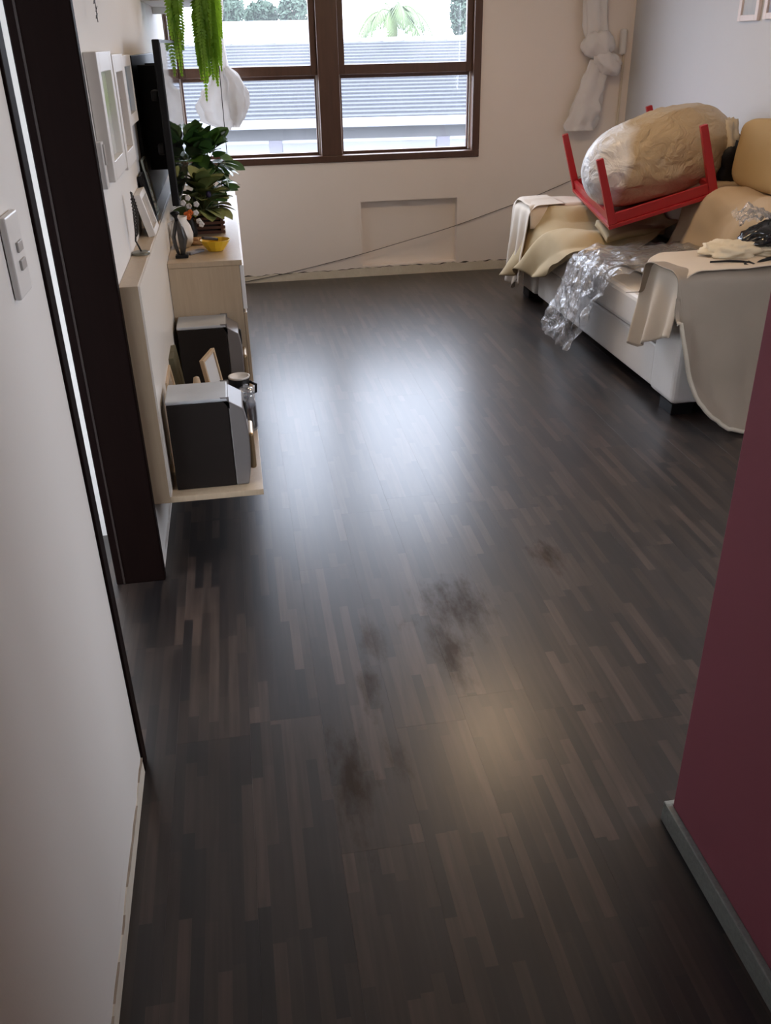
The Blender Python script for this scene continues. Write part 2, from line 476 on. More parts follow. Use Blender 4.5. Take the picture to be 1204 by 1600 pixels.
# ================================================================== SETTING
# ---- floor: slab and boards
fl = struct(MB().box(-2.7, XR + 0.2, YB - 0.1, YF + 0.16, -0.12, -0.009).build('floor', mat('floor_screed', (0.03, 0.025, 0.022), 0.9)),
            'dark brown strip laminate floor laid lengthwise toward the window')
BW, BL = 0.19, 1.21
rnd = random.Random(3)
known = {0: 1.83, 1: 1.362, 2: 2.95, 3: 1.83, 4: 2.95, 5: 1.65, 6: 2.94}
nplank = 0
k0 = math.floor((-2.6 + 0.095) / BW)
k1 = math.ceil((XR + 0.095) / BW)
for k in range(k0, k1):
    x0 = -0.095 + k * BW
    x1 = x0 + BW
    ya, yb = YB, YF
    if x1 < XL - 0.14: ya, yb = 0.45, 2.98
    xa, xb = max(x0, -2.62), min(x1, XR)
    off = known.get(k, rnd.uniform(0, BL))
    y = off - BL * math.ceil((off - ya) / BL + 1)
    while y < yb:
        a, c = max(y, ya), min(y + BL, yb)
        y += BL
        if c - a < 0.02: continue
        g = 0.00005
        e = 0.00012
        m = MB()
        X0, X1, Y0, Y1 = xa + g, xb - g, a + g, c - g
        m.add([(X0, Y0, -0.009), (X1, Y0, -0.009), (X1, Y1, -0.009), (X0, Y1, -0.009),
               (X0, Y0, -e), (X1, Y0, -e), (X1, Y1, -e), (X0, Y1, -e),
               (X0 + e, Y0 + e, 0), (X1 - e, Y0 + e, 0), (X1 - e, Y1 - e, 0), (X0 + e, Y1 - e, 0)],
              [(0, 3, 2, 1), (0, 1, 5, 4), (1, 2, 6, 5), (2, 3, 7, 6), (3, 0, 4, 7), (4, 5, 9, 8), (5, 6, 10, 9), (6, 7, 11, 10), (7, 4, 8, 11), (8, 9, 10, 11)])
        m.build('plank', M_FLOOR, fl)
        nplank += 1

# ---- walls
struct(MB().box(-2.8, XR + 0.2, YB - 0.2, YF + 0.2, ZC, ZC + 0.12).build('ceiling', M_CEIL))
DY0, DY1, DZ = 1.70, 2.64, 2.12
struct(MB().box(XL - 0.15, XL, YB, DY0, -0.01, ZC).box(XL - 0.15, XL, DY1, YF, -0.01, ZC).box(XL - 0.15, XL, DY0, DY1, DZ, ZC)
       .build('wall_left', M_WALLL), 'cream painted left wall with a dark framed doorway')
# far wall with window hole and shallow niche
WX0, WX1, WZ0, WZ1 = -0.355, 1.80, 0.83, 2.34
NX0, NX1, NZ0, NZ1 = 0.912, 1.645, 0.077, 0.548
TH = 0.16
m = MB()
m.box(XL - 0.2, WX0, YF, YF + TH, -0.01, ZC).box(WX1, XR + 0.16, YF, YF + TH, -0.01, ZC).box(WX0, WX1, YF, YF + TH, WZ1, ZC)
m.box(WX0, NX0, YF, YF + TH, -0.01, WZ0).box(NX1, WX1, YF, YF + TH, -0.01, WZ0)
m.box(NX0, NX1, YF, YF + TH, -0.01, NZ0).box(NX0, NX1, YF, YF + TH, NZ1, WZ0).box(NX0, NX1, YF + 0.065, YF + TH, NZ0, NZ1)
struct(m.build('wall_far', M_WALL), 'cream far wall with the window and a shallow rectangular recess')
# right wall with an unseen window added behind the partition for daylight fill
RY0, RY1, RZ0, RZ1 = 0.95, 2.45, 0.95, 2.05
struct(MB().box(XR, XR + 0.15, RY1, YF, -0.01, ZC).box(XR, XR + 0.15, YB, RY0, -0.01, ZC).box(XR, XR + 0.15, RY0, RY1, -0.01, RZ0)
       .box(XR, XR + 0.15, RY0, RY1, RZ1, ZC).build('wall_right', wall_mat('right_wall_paint', (0.61, 0.615, 0.63))), 'pale wall behind the covered sofa')
struct(MB().box(-2.8, XR + 0.15, YB - 0.15, YB, -0.01, ZC).build('wall_behind', M_WALL))
struct(MB().box(XP, XP + 0.14, YB, YP, -0.01, ZC).build('wall_partition', M_RED, bevel=0.004), 'maroon painted partition wall on the right')
struct(MB().box(XP - 0.016, XP, YB, YP + 0.004, 0, 0.058).box(XP - 0.016, XP + 0.14, YP, YP + 0.014, 0, 0.058)
       .build('baseboard_partition', M_STONE, bevel=0.003), 'grey stone skirting along the maroon wall')
# room beyond the doorway
struct(MB().box(-2.7, XL - 0.15, 2.96, 3.08, -0.01, ZC).build('wall_side_room_far', M_CEIL))
struct(MB().box(-2.7, XL - 0.15, 0.3, 0.42, -0.01, ZC).build('wall_side_room_near', M_CEIL))
struct(MB().box(-2.75, -2.62, 0.3, 0.5, -0.01, ZC).box(-2.75, -2.62, 2.4, 3.08, -0.01, ZC).box(-2.75, -2.62, 0.5, 2.4, -0.01, 0.3)
       .box(-2.75, -2.62, 0.5, 2.4, 2.25, ZC).build('wall_side_room_left', M_CEIL))

# ---- peeled paint where the skirting was taken off
def ragged(x0, x1, fn, n, seed, zt, amp):
    rr = random.Random(seed)
    m1, m2 = MB(), MB()
    up, lo = [], []
    for i in range(n + 1):
        t = i / n
        h = zt(t) + amp * (nz(t * 31, seed, 0) + 0.6 * nz(t * 90, seed, 3))
        up.append(h)
    for i in range(n):
        a, c = x0 + (x1 - x0) * i / n, x0 + (x1 - x0) * (i + 1) / n
        q = [fn(a, 0, 0), fn(c, 0, 0), fn(c, up[i + 1], 0), fn(a, up[i], 0), fn(a, 0, .004), fn(c, 0, .004), fn(c, up[i + 1], .003), fn(a, up[i], .003)]
        m1.add(q, [(4, 5, 6, 7), (7, 6, 2, 3)])
        w0 = max(0.0, 0.0045 * (nz(i * 0.21, seed, 9) + 0.12) * 2.2)
        w1 = max(0.0, 0.0045 * (nz((i + 1) * 0.21, seed, 9) + 0.12) * 2.2)
        if w0 + w1 > 0.0004:
            m2.add([fn(a, up[i] - w0 * .4, .0045), fn(c, up[i + 1] - w1 * .4, .0045), fn(c, up[i + 1] + w1, .0045), fn(a, up[i] + w0, .0045),
                    fn(a, up[i] + w0, 0), fn(c, up[i + 1] + w1, 0)], [(0, 1, 2, 3), (3, 2, 5, 4)])
    return m1, m2
m1, m2 = ragged(XL + 0.01, XR, lambda x, z, d: (x, YF - d, z), 260, 4, lambda t: 0.045 + 0.022 * min(1, t * 2.2), 0.010)
t1 = struct(m1.build('trim_1', M_PLASTER), 'strip of bare plaster along the foot of the far wall')
m2.build('grime_line', M_GRIME, t1)
m1, m2 = ragged(YB, DY0, lambda y, z, d: (XL + d, y, z), 160, 8, lambda t: 0.045, 0.012)
t2 = struct(m1.build('trim_2', mat('scuffed_plaster', (0.50, 0.45, 0.37), 0.9, scale=20, col2=(0.68, 0.64, 0.56))), 'scuffed bare strip along the foot of the near left wall')
m2.build('grime_line', mat('brown_scuff', (0.30, 0.25, 0.20), 0.9, scale=40, var=0.3), t2)

# ---- doorway frame
d1 = struct(bpy.data.objects.new('door_1', None), 'dark stained wooden door frame in the left wall')
COL.objects.link(d1)
MB().box(XL - 0.155, XL + 0.006, DY0, DY0 + 0.05, 0, DZ).build('jamb', M_DARKWOOD, d1, bevel=0.004)
MB().box(XL - 0.155, XL + 0.006, 2.60, DY1, 0, DZ).build('jamb', M_DARKWOOD, d1, bevel=0.004)
MB().box(XL - 0.155, XL + 0.006, DY0, DY1, DZ - 0.04, DZ).build('head', M_DARKWOOD, d1, bevel=0.004)
MB().box(XL - 0.132, XL - 0.126, 2.5985, 2.60, 0, DZ - 0.04).build('stop_bead', mat('worn_bead_edge', (0.022, 0.013, 0.010), 0.6), d1)

# ---- window
w1 = struct(bpy.data.objects.new('window_1', None), 'brown wooden double sash window')
COL.objects.link(w1)
yo, yi = YF + 0.13, YF - 0.012
MX0, MX1 = 0.597, 0.828
MB().box(WX0, WX0 + 0.05, yi, yo, WZ0 + 0.046, WZ1 - 0.05).build('frame_side', M_WINWOOD, w1, bevel=0.004)
MB().box(WX1 - 0.055, WX1, yi, yo, WZ0 + 0.046, WZ1 - 0.05).build('frame_side', M_WINWOOD, w1, bevel=0.004)
MB().box(WX0, WX1, yi, yo, WZ0, WZ0 + 0.046).build('frame_sill', M_WINWOOD, w1, bevel=0.004)
MB().box(WX0, WX1, yi, yo, WZ1 - 0.05, WZ1).build('frame_head', M_WINWOOD, w1, bevel=0.004)
MB().box(MX0 + 0.045, MX1 - 0.04, yi, yo, WZ0 + 0.046, WZ1 - 0.05).build('mullion', M_WINWOOD, w1, bevel=0.004)
for (a, c) in ((WX0 + 0.05, MX0 + 0.045), (MX1 - 0.04, WX1 - 0.055)):
    # upper sash, nearer the room
    s = MB()
    z0, z1, ya, yb = 1.395, WZ1 - 0.05, YF + 0.03, YF + 0.065
    sw = 0.045
    s.box(a, a + sw, ya, yb, z0, z1).box(c - sw, c, ya, yb, z0, z1).box(a + sw, c - sw, ya, yb, z0, z0 + 0.062).box(a + sw, c - sw, ya, yb, z1 - 0.05, z1)
    so = s.build('upper_sash', M_WINWOOD, w1, bevel=0.003)
    MB().box(a + sw - .004, c - sw + .004, YF + 0.045, YF + 0.049, z0 + 0.058, z1 - 0.046).build('pane', M_GLASS, so)
    # lower sash, thin frame
    s = MB()
    z0, z1, ya, yb = WZ0 + 0.046, 1.40, YF + 0.075, YF + 0.105
    sw = 0.022
    s.box(a, a + sw, ya, yb, z0, z1).box(c - sw, c, ya, yb, z0, z1).box(a + sw, c - sw, ya, yb, z0, z0 + 0.02).box(a + sw, c - sw, ya, yb, z1 - 0.03, z1)
    so = s.build('lower_sash', M_WINWOOD, w1, bevel=0.003)
    MB().box(a + sw - .003, c - sw + .003, YF + 0.088, YF + 0.091, z0 + 0.017, z1 - 0.027).build('pane', M_GLASSC, so)
    # pale aluminium guide strips beside the lower sash
    for xx in (a + 0.001, c - 0.011):
        MB().box(xx, xx + 0.010, YF + 0.066, YF + 0.074, WZ0 + 0.05, 1.395).build('guide_strip', M_WHITEP, w1)
w2 = struct(bpy.data.objects.new('window_fill_right', None), 'plain unseen window added in the right wall behind the partition for fill daylight')
COL.objects.link(w2)
for b_ in ((RY0, RY0 + 0.06, RZ0, RZ1), (RY1 - 0.06, RY1, RZ0, RZ1), (RY0, RY1, RZ0, RZ0 + 0.06), (RY0, RY1, RZ1 - 0.06, RZ1), (1.67, 1.73, RZ0, RZ1)):
    MB().box(XR - 0.005, XR + 0.1, b_[0], b_[1], b_[2], b_[3]).build('frame_bar', M_WINWOOD, w2)
w3 = struct(bpy.data.objects.new('window_fill_side', None), 'plain unseen window added in the room beyond the doorway for fill daylight')  # added beyond the doorway, sized to throw daylight at the sofa front
COL.objects.link(w3)
for b_ in ((0.5, 0.56, 0.3, 2.25), (2.34, 2.4, 0.3, 2.25), (0.5, 2.4, 0.3, 0.36), (0.5, 2.4, 2.19, 2.25), (1.42, 1.48, 0.3, 2.25)):
    MB().box(-2.74, -2.615, b_[0], b_[1], b_[2], b_[3]).build('frame_bar', M_WINWOOD, w3)

# ---- ceiling lamp (above the frame, its warm glow shows in the floor) and an added fill lamp
def ceiling_lamp(x, y, label, power):
    lm = empty('ceiling_lamp', label, 'lamp', (x, y, ZC), 'warm ceiling lamps')
    MB().lathe([(0.20, 0), (0.20, -0.03), (0.19, -0.035)], 32).build('base_ring', M_WHITE, lm)
    MB().lathe([(0.185, -0.035), (0.18, -0.07), (0.14, -0.10), (0.07, -0.115), (0.0001, -0.118)], 32).build('diffuser', emit_mat('warm_lamp_glass', (1.0, 0.70, 0.42), power), lm, smooth=True)
ceiling_lamp(1.35, 4.35, 'round warm white ceiling lamp in the middle of the living room', LAMP)
ceiling_lamp(1.30, 1.66, 'round warm white ceiling lamp added out of view near the maroon partition as fill', LAMP_FILL)  # second lamp added out of view to brighten the walls and sofa

# ================================================================== OUTSIDE
GZ = -3.2
g = MB().box(-60, 60, -60, 90, GZ - 0.2, GZ).build('street_ground', mat('pale_concrete_ground', (0.30, 0.30, 0.29), 0.9))
struct(g)
M_TILE = mat('weathered_grey_roof_tiles', (0.038, 0.040, 0.045), 0.9, scale=14, stretch=(8, 1, 1), col2=(0.105, 0.108, 0.118))
M_TILE.node_tree.nodes['Principled BSDF'].inputs['Specular IOR Level'].default_value = 0.1
M_HWALL = mat('whitewashed_house_wall', (0.55, 0.56, 0.58), 0.9)
M_HGREY = mat('grey_house_beam', (0.10, 0.10, 0.105), 0.9)
hs = empty('neighbour_house', 'low white neighbour house with a grey tiled roof outside the window', 'house', (1.6, 13.0, 0), rz=R(-6))
EZ, RZ_, DEP = 0.66, 1.575, 3.6
m = MB()
NC = 22
X0, X1 = -9, 12
for i in range(NC):
    ya, yb = DEP * i / NC, DEP * (i + 1) / NC + 0.03
    za, zb = EZ + (RZ_ - EZ) * i / NC, EZ + (RZ_ - EZ) * (i + 1) / NC
    lip = 0.035
    m.add([(X0, ya, za + lip), (X1, ya, za + lip), (X1, yb, zb + 0.012), (X0, yb, zb + 0.012), (X0, ya, za - 0.012), (X1, ya, za - 0.012)],
          [(0, 1, 2, 3), (4, 5, 1, 0)])
m.build('tiled_roof', M_TILE, hs)
m = MB()
m.add([(X0, DEP + 0.1, RZ_), (X1, DEP + 0.1, RZ_), (X1, DEP + 4.5, EZ), (X0, DEP + 4.5, EZ)], [(0, 1, 2, 3)])
m.build('rear_roof', M_TILE, hs)
m = MB()
for i in range(int((X1 - X0) / 0.36)):
    x = X0 + 0.36 * i
    m.tube([(x, DEP + 0.05, RZ_ + 0.005), (x + 0.3, DEP + 0.05, RZ_ + 0.012), (x + 0.36, DEP + 0.05, RZ_ + 0.02)], [0.06, 0.068, 0.075], 8)
m.build('ridge_tiles', mat('pale_ridge_tiles', (0.16, 0.15, 0.15), 0.9), hs)
MB().box(X0, X1, -0.16, -0.03, EZ - 0.09, EZ + 0.02).build('gutter', mat('white_gutter', (0.22, 0.22, 0.23), 0.6), hs, bevel=0.01)
MB().box(X0, X1, 0.15, 0.3, EZ - 0.26, EZ - 0.07).build('beam', M_HGREY, hs)
MB().box(X0, X1, 0.9, 7.4, GZ, EZ - 0.05).build('wall', M_HWALL, hs)
MB().box(X0, X1, 0.2, 0.32, EZ - 0.30, EZ - 0.262).build('pale_rail', M_HWALL, hs)
for x in (-3.4, -1.0, 1.35, 3.7, 6.1):
    MB().box(x - 0.09, x + 0.09, 0.14, 0.32, GZ, EZ - 0.26).build('veranda_post', mat('lilac_grey_post', (0.16, 0.155, 0.18), 0.9), hs)
for x in (-2.2, 0.25, 2.6):
    MB().box(x - 0.6, x + 0.6, 0.84, 0.9, -0.45, 0.06).build('window', mat('dull_window_glass', (0.12, 0.14, 0.16), 0.3), hs)
bw = empty('white_building', 'long bright white building rising behind the tiled roof', 'building', (-1.5, 27.0, 0))
MB().box(-6, 4.9, 0, 6, GZ, 2.03).build('wall', mat('bright_white_render', (0.75, 0.76, 0.78), 0.9), bw)
MB().box(-6.2, 5.1, -0.2, 6.2, 2.03, 2.115).build('roof_slab', mat('bright_white_render', (0.75, 0.76, 0.78), 0.9), bw)

def leaf_cloud(c, rx, ry, rz, n, s, seed, m=None):
    rr = random.Random(seed)
    m = m or MB()
    for _ in range(n):
        d = Vector((rr.gauss(0, 1), rr.gauss(0, 1), rr.gauss(0, 1))).normalized() * (0.55 + 0.45 * rr.random())
        q = Vector((c[0] + d.x * rx, c[1] + d.y * ry, c[2] + d.z * rz))
        a = Vector((rr.gauss(0, 1), rr.gauss(0, 1), rr.gauss(0, 1))).normalized()
        b_ = a.orthogonal().normalized()
        k = s * rr.uniform(0.6, 1.3)
        m.add([q - a * k, q - b_ * k * .5, q + a * k, q + b_ * k * .5], [(0, 1, 2, 3)])
    return m
M_TREE = mat('hazy_tree_leaves', (0.024, 0.045, 0.028), 0.8, scale=2, col2=(0.045, 0.072, 0.046))
M_BARK = mat('grey_bark', (0.12, 0.09, 0.07), 0.9)
TL = ['leftmost of the three far trees above the white building in the left pane', 'middle of the three far trees above the white building in the left pane',
      'far tree above the white building nearest the window mullion', 'slim far tree at the right edge of the right pane']
for i, (x, y, zc, rx, rz_) in enumerate(((0.35, 40, 2.75, 0.75, 0.62), (1.75, 42, 2.62, 0.72, 0.55), (3.05, 41, 2.72, 0.70, 0.60), (9.95, 41, 2.6, 0.36, 1.0))):
    t = empty('tree', TL[i], 'tree', (x, y, GZ), 'trees beyond the neighbour house')
    MB().tube([(0, 0, 0), (0.05, 0, 2.5), (0, 0, zc - GZ)], [0.2, 0.16, 0.1], 8).build('trunk', M_BARK, t)
    leaf_cloud((0, 0, zc - GZ), rx, 0.8, rz_, 1300, 0.12, i + 2).build('crown', M_TREE, t)

# palm with drooping fronds behind the roof
pl = empty('palm_tree', 'pale green palm with drooping fronds in the right pane', 'palm', (3.55, 20.5, GZ))
M_PALM = mat('pale_palm_leaf', (0.050, 0.085, 0.020), 0.6, scale=3, col2=(0.095, 0.13, 0.045))
CZ = 2.05 - GZ
MB().tube([(0, 0, 0), (0.06, 0, 2.5), (0, 0, CZ)], [0.14, 0.11, 0.10], 8).build('trunk', M_BARK, pl)
rr = random.Random(11)
for i in range(16):
    az = 2 * math.pi * i / 16 + rr.uniform(-.2, .2)
    el = rr.uniform(0.1, 0.9)
    Lf = rr.uniform(1.1, 1.5)
    pts = []
    for k in range(13):
        t = k / 12
        r_ = Lf * t * math.cos(el) * (1 - 0.25 * t)
        z = Lf * (t * math.sin(el) - 0.95 * t * t)
        pts.append(Vector((r_ * math.cos(az), r_ * math.sin(az), CZ + z)))
    m = MB().tube(pts, 0.012, 5)
    for k in range(1, 13):
        for sgn in (-1, 1):
            for q in (0, .5):
                a = pts[k - 1].lerp(pts[k], q)
                tdir = (pts[k] - pts[k - 1]).normalized()
                side = Vector((-math.sin(az), math.cos(az), 0)) * sgn
                ln = 0.45 * math.sin(math.pi * min(1, (k + q) / 13 * 0.9 + 0.1)) + 0.08
                tip = a + side * ln * 0.55 + tdir * ln * 0.45 + Vector((0, 0, -ln * 0.55))
                wd = tdir * 0.026
                m.add([a - wd, a + wd, tip], [(0, 1, 2)])
    m.build('frond', M_PALM, pl)

# ================================================================== LEFT WALL UNIT
PZ0, PZ1, PX = 0.268, 0.982, XL + 0.063        # back panel
UY0, UY1 = 2.645, 5.62
un = empty('wall_unit', 'pale wood and white floating media unit on the left wall', 'media unit', (XL, UY0, PZ0))
def inun(m): # to local
    m.v = [(x - XL, y - UY0, z - PZ0) for x, y, z in m.v]
    return m
inun(MB().box(XL + .001, PX - 0.006, UY0, UY1, PZ0, PZ1)).build('back_panel', M_BEIGEWOOD, un, bevel=0.0015)
inun(MB().box(PX - 0.006, PX, UY0 + .001, UY1, PZ0 + 0.021, PZ1 - 0.001)).build('front_skin', M_WHITEPANEL, un)
inun(MB().box(PX - 0.006, 0.0, UY0, UY1, PZ0, PZ0 + 0.021)).build('shelf', M_BEIGEWOOD, un, bevel=0.0015)
CY0, CZ1 = 3.70, 0.82
inun(MB().box(PX + .001, -0.012, CY0, CY0 + 0.02, PZ0 + 0.022, CZ1 - 0.022)).build('side_panel', M_BEIGEWOOD, un, bevel=0.0015)
inun(MB().box(PX + .001, -0.012, UY1 - 0.02, UY1, PZ0 + 0.022, CZ1 - 0.022)).build('side_panel', M_BEIGEWOOD, un, bevel=0.0015)
inun(MB().box(PX + .001, 0.0, CY0 - 0.004, UY1, CZ1 - 0.021, CZ1)).build('cabinet_top', M_BEIGEWOOD, un, bevel=0.002)
for i in range(2):
    a = CY0 + 0.004 + i * 0.958
    inun(MB().box(-0.011, 0.006, a, a + 0.952, 0.615, CZ1 - 0.024)).build('drawer_front', M_WHITE, un, bevel=0.002)
    inun(MB().box(-0.011, 0.002, a, a + 0.952, PZ0 + 0.024, 0.600)).build('flap_door', M_BEIGEWOOD, un, bevel=0.002)

# ---- speakers
def speaker(y0, y1, label):
    s = empty('speaker', label, 'speaker', (-0.155, (y0 + y1) / 2, PZ0 + 0.0215), 'pair of bookshelf speakers on the unit shelf')
    hw = (y1 - y0) / 2
    MB().box(-0.127, 0.068, -hw, hw, 0, 0.300).build('cabinet', M_SPKBODY, s, bevel=0.004)
    MB().box(-0.129, 0.068, -hw - .001, hw + .001, 0.300, 0.313).build('top_cap', M_SILVERTOP, s, bevel=0.005)
    # silver front with a curved nose
    m = MB()
    prof = []
    for k in range(9):
        t = k / 8
        z = 0.002 + 0.31 * t
        x = 0.103 + 0.022 * math.sin(math.pi * min(1, t * 0.95 + .05)) ** 0.6
        if t > 0.85: x -= 0.05 * ((t - 0.85) / 0.15) ** 2
        prof.append((x, z))
    vs_ = []
    for (x, z) in prof:
        vs_ += [(x, -hw, z), (x, hw, z)]
    n = len(vs_)
    for (x, z) in prof:
        vs_ += [(0.069, -hw, z), (0.069, hw, z)]
    fs = []
    for k in range(8):
        a = 2 * k
        fs += [(a, a + 1, a + 3, a + 2), (n + a + 1, n + a, n + a + 2, n + a + 3), (a, a + 2, n + a + 2, n + a), (a + 1, n + a + 1, n + a + 3, a + 3)]
    fs += [(0, n, n + 1, 1), (n - 2, n - 1, 2 * n - 1, 2 * n - 2)]
    m.add(vs_, fs)
    fr = m.build('front_baffle', M_SILVER, s, bevel=0.004)
    for zc, rc in ((0.11, 0.062), (0.235, 0.032)):
        mm = MB().lathe([(rc, 0), (rc, 0.008), (rc * .85, 0.009), (rc * .3, 0.001), (0.0001, 0.006)], 24)
        mm.v = [(0.116 + z, x, zc + y) for x, y, z in mm.v]
        mm.build('driver', M_BLACK, fr, smooth=True)
    mm = MB().box(0.118, 0.140, -hw * 0.75, hw * 0.75, 0.045, 0.175)
    mm.build('grille', mat('bronze_grille', (0.35, 0.25, 0.14), 0.35, metal=0.5), fr, bevel=0.009)
    return s
speaker(2.690, 2.855, 'nearer dark brown speaker with pale grey top at the shelf front end')
speaker(3.530, 3.692, 'farther dark brown speaker with brown top standing against the cabinet side')

# ---- small frames, jar and cup on the shelf
def leaning_frame(name, label, cat, c, w_, h, t, rz, tilt, fm, pm, border=0.016, group=None, mat_b=None, strut=False):
    o = empty(name, label, cat, c, group)
    o.rotation_euler = Euler((0, 0, rz))
    T = Matrix.Rotation(tilt, 4, 'X')
    m = MB()
    b_ = border
    m.box(-w_ / 2, -w_ / 2 + b_, -t / 2, t / 2, 0, h).box(w_ / 2 - b_, w_ / 2, -t / 2, t / 2, 0, h)
    m.box(-w_ / 2 + b_, w_ / 2 - b_, -t / 2, t / 2, 0, b_).box(-w_ / 2 + b_, w_ / 2 - b_, -t / 2, t / 2, h - b_, h)
    def tr(mm):
        mm.v = [tuple(T @ Vector(q)) for q in mm.v]
        return mm
    tr(m).build('frame', fm, o, bevel=0.0015)
    p_ = tr(MB().box(-w_ / 2 + b_ - .001, w_ / 2 - b_ + .001, -t * .1, t / 2 - .003, b_ - .001, h - b_ + .001)).build('picture', pm, o)
    if mat_b:
        k = b_ + 0.022
        mm = MB()
        yy = -t * .1 - .001
        tr(mm.box(-w_ / 2 + b_, -w_ / 2 + k, yy - .001, yy, b_, h - b_).box(w_ / 2 - k, w_ / 2 - b_, yy - .001, yy, b_, h - b_)
           .box(-w_ / 2 + k, w_ / 2 - k, yy - .001, yy, b_, k).box(-w_ / 2 + k, w_ / 2 - k, yy - .001, yy, h - k, h - b_)).build('mount', mat_b, o)
    if strut:
        MB().tube([T @ Vector((0, t / 2, h * .7)), (0, h * .38, 0.003)], 0.006, 6).build('easel_strut', fm, o)
    return o
def picture_mat(name, cols, scale=6, horiz=True):
    m, nt, N, L, b = nodes_of(name)
    tc = N.new('ShaderNodeTexCoord')
    n1 = N.new('ShaderNodeTexNoise'); n1.inputs['Scale'].default_value = scale; n1.inputs['Detail'].default_value = 5
    n1.inputs['Distortion'].default_value = 0.8
    L.new(tc.outputs['Object'], n1.inputs['Vector'])
    sp_ = N.new('ShaderNodeSeparateXYZ'); L.new(tc.outputs['Generated'], sp_.inputs[0])
    ad = N.new('ShaderNodeMath'); ad.operation = 'MULTIPLY_ADD'; ad.inputs[1].default_value = 0.55
    L.new(n1.outputs['Fac'], ad.inputs[0])
    sc = N.new('ShaderNodeMath'); sc.operation = 'MULTIPLY'; sc.inputs[1].default_value = 0.75
    L.new(sp_.outputs[2], sc.inputs[0]); L.new(sc.outputs[0], ad.inputs[2])
    cr = N.new('ShaderNodeValToRGB')
    e = cr.color_ramp.elements
    while len(e) < len(cols): e.new(0.5)
    for i, c in enumerate(cols):
        e[i].position = 0.15 + 0.8 * i / (len(cols) - 1); e[i].color = (*c, 1)
    L.new(ad.outputs[0], cr.inputs[0]); L.new(cr.outputs[0], b.inputs['Base Color'])
    b.inputs['Roughness'].default_value = 0.12
    return m
SZ = PZ0 + 0.0215
M_FWOOD = mat('light_frame_wood', (0.52, 0.38, 0.24), 0.5, scale=10, stretch=(1, 1, 8))
leaning_frame('photo_frame', 'pale wooden photo frame leaning on the white panel behind the near speaker', 'photo frame', (-0.288 + .022, 3.06, SZ), 0.20, 0.285, 0.014, R(90), R(-7),
              M_FWOOD, picture_mat('brown_photo', [(0.1, 0.07, 0.05), (0.3, 0.22, 0.15), (0.5, 0.42, 0.33)]))
leaning_frame('book', 'dark green hardback book leaning on the white panel between the speakers', 'book', (-0.262, 3.28, SZ), 0.17, 0.295, 0.022, R(90), R(-6),
              mat('dull_green_cover', (0.10, 0.09, 0.05), 0.6), mat('dull_green_cover', (0.10, 0.09, 0.05), 0.6), border=0.08)
leaning_frame('photo_frame', 'small white-faced wooden photo frame standing between the speakers near shelf edge', 'photo frame', (-0.115, 3.20, SZ), 0.15, 0.30, 0.016, R(75), R(-9),
              M_FWOOD, mat('blank_white_print', (0.7, 0.7, 0.7), 0.3), border=0.012, strut=True)
MB().box(-0.03, 0.03, -0.02, 0.02, 0, 0.19).box(-0.045, 0.045, -0.03, 0.03, 0, 0.012)
o = empty('wooden_block', 'small pale wooden peg figure peeking up behind the near speaker', 'ornament', (-0.195, 2.99, SZ))
MB().lathe([(0.024, 0), (0.024, 0.2), (0.016, 0.25), (0.010, 0.285), (0.0001, 0.29)], 12).build('body', M_FWOOD, o, smooth=True)
MB().lathe([(0.032, 0), (0.032, 0.012), (0.025, 0.014)], 16).build('base', M_FWOOD, o)
j = empty('glass_jar', 'clear glass jar with dark brown contents at the shelf edge', 'jar', (-0.030, 3.17, SZ))
MB().lathe([(0.030, 0.001), (0.034, 0.01), (0.034, 0.105), (0.028, 0.12), (0.032, 0.135), (0.031, 0.150), (0.026, 0.152), (0.026, 0.125), (0.031, 0.105), (0.031, 0.012), (0.0001, 0.008)], 24).build('glass', M_JAR, j, smooth=True)
MB().lathe([(0.030, 0.012), (0.0305, 0.098), (0.0001, 0.098)], 24).build('contents', mat('dark_coffee', (0.035, 0.02, 0.016), 0.5), j, smooth=True)
MB().lathe([(0.033, 0.1505), (0.033, 0.162), (0.022, 0.170), (0.010, 0.171), (0.010, 0.182), (0.0001, 0.184)], 24).build('lid', M_JAR, j, smooth=True)
j = empty('black_cup', 'black cup with a white rim behind the glass jar on the shelf', 'cup', (-0.055, 3.42, SZ))
MB().lathe([(0.026, 0), (0.036, 0.06), (0.042, 0.125), (0.039, 0.126), (0.032, 0.06), (0.0001, 0.012)], 24).build('body', M_BLACK, j, smooth=True)
MB().lathe([(0.0425, 0.1255), (0.0435, 0.132), (0.039, 0.133), (0.0385, 0.127)], 24).build('rim', M_WHITEP, j, smooth=True)
MB().tube([(0.035, 0, 0.05), (0.062, 0, 0.06), (0.065, 0, 0.09), (0.040, 0, 0.105)], 0.006, 8).build('handle', M_BLACK, j, smooth=True)

# ---- television on brackets over a smoked backing panel
bk = tag(MB().box(XL + .001, XL + 0.016, 3.92, 5.30, PZ1 + .001, 1.567).build('backing_panel', M_SMOKE, bevel=0.002),
         'smoked dark grey panel on the left wall behind the television', 'panel')
tv = empty('television', 'flat black television seen almost edge-on over the media unit', 'television', (-0.236, 3.76, 1.03))
MB().box(-0.016, 0.012, 0, 1.18, 0, 0.59).build('housing', M_BLACK, tv, bevel=0.004)
MB().box(0.0122, 0.0135, 0.012, 1.168, 0.02, 0.578).build('screen', M_SCREEN, tv)
for zc in (0.21, 0.40):
    MB().box(-0.045, -0.0165, 0.02, 0.10, zc - 0.02, zc + 0.02).build('bracket_knob', M_BLACK, tv, bevel=0.008)
for yy in (0.35, 0.75):
    MB().box(-0.108, -0.0165, yy, yy + 0.05, 0.1, 0.5).build('wall_arm', M_BLACK, tv)

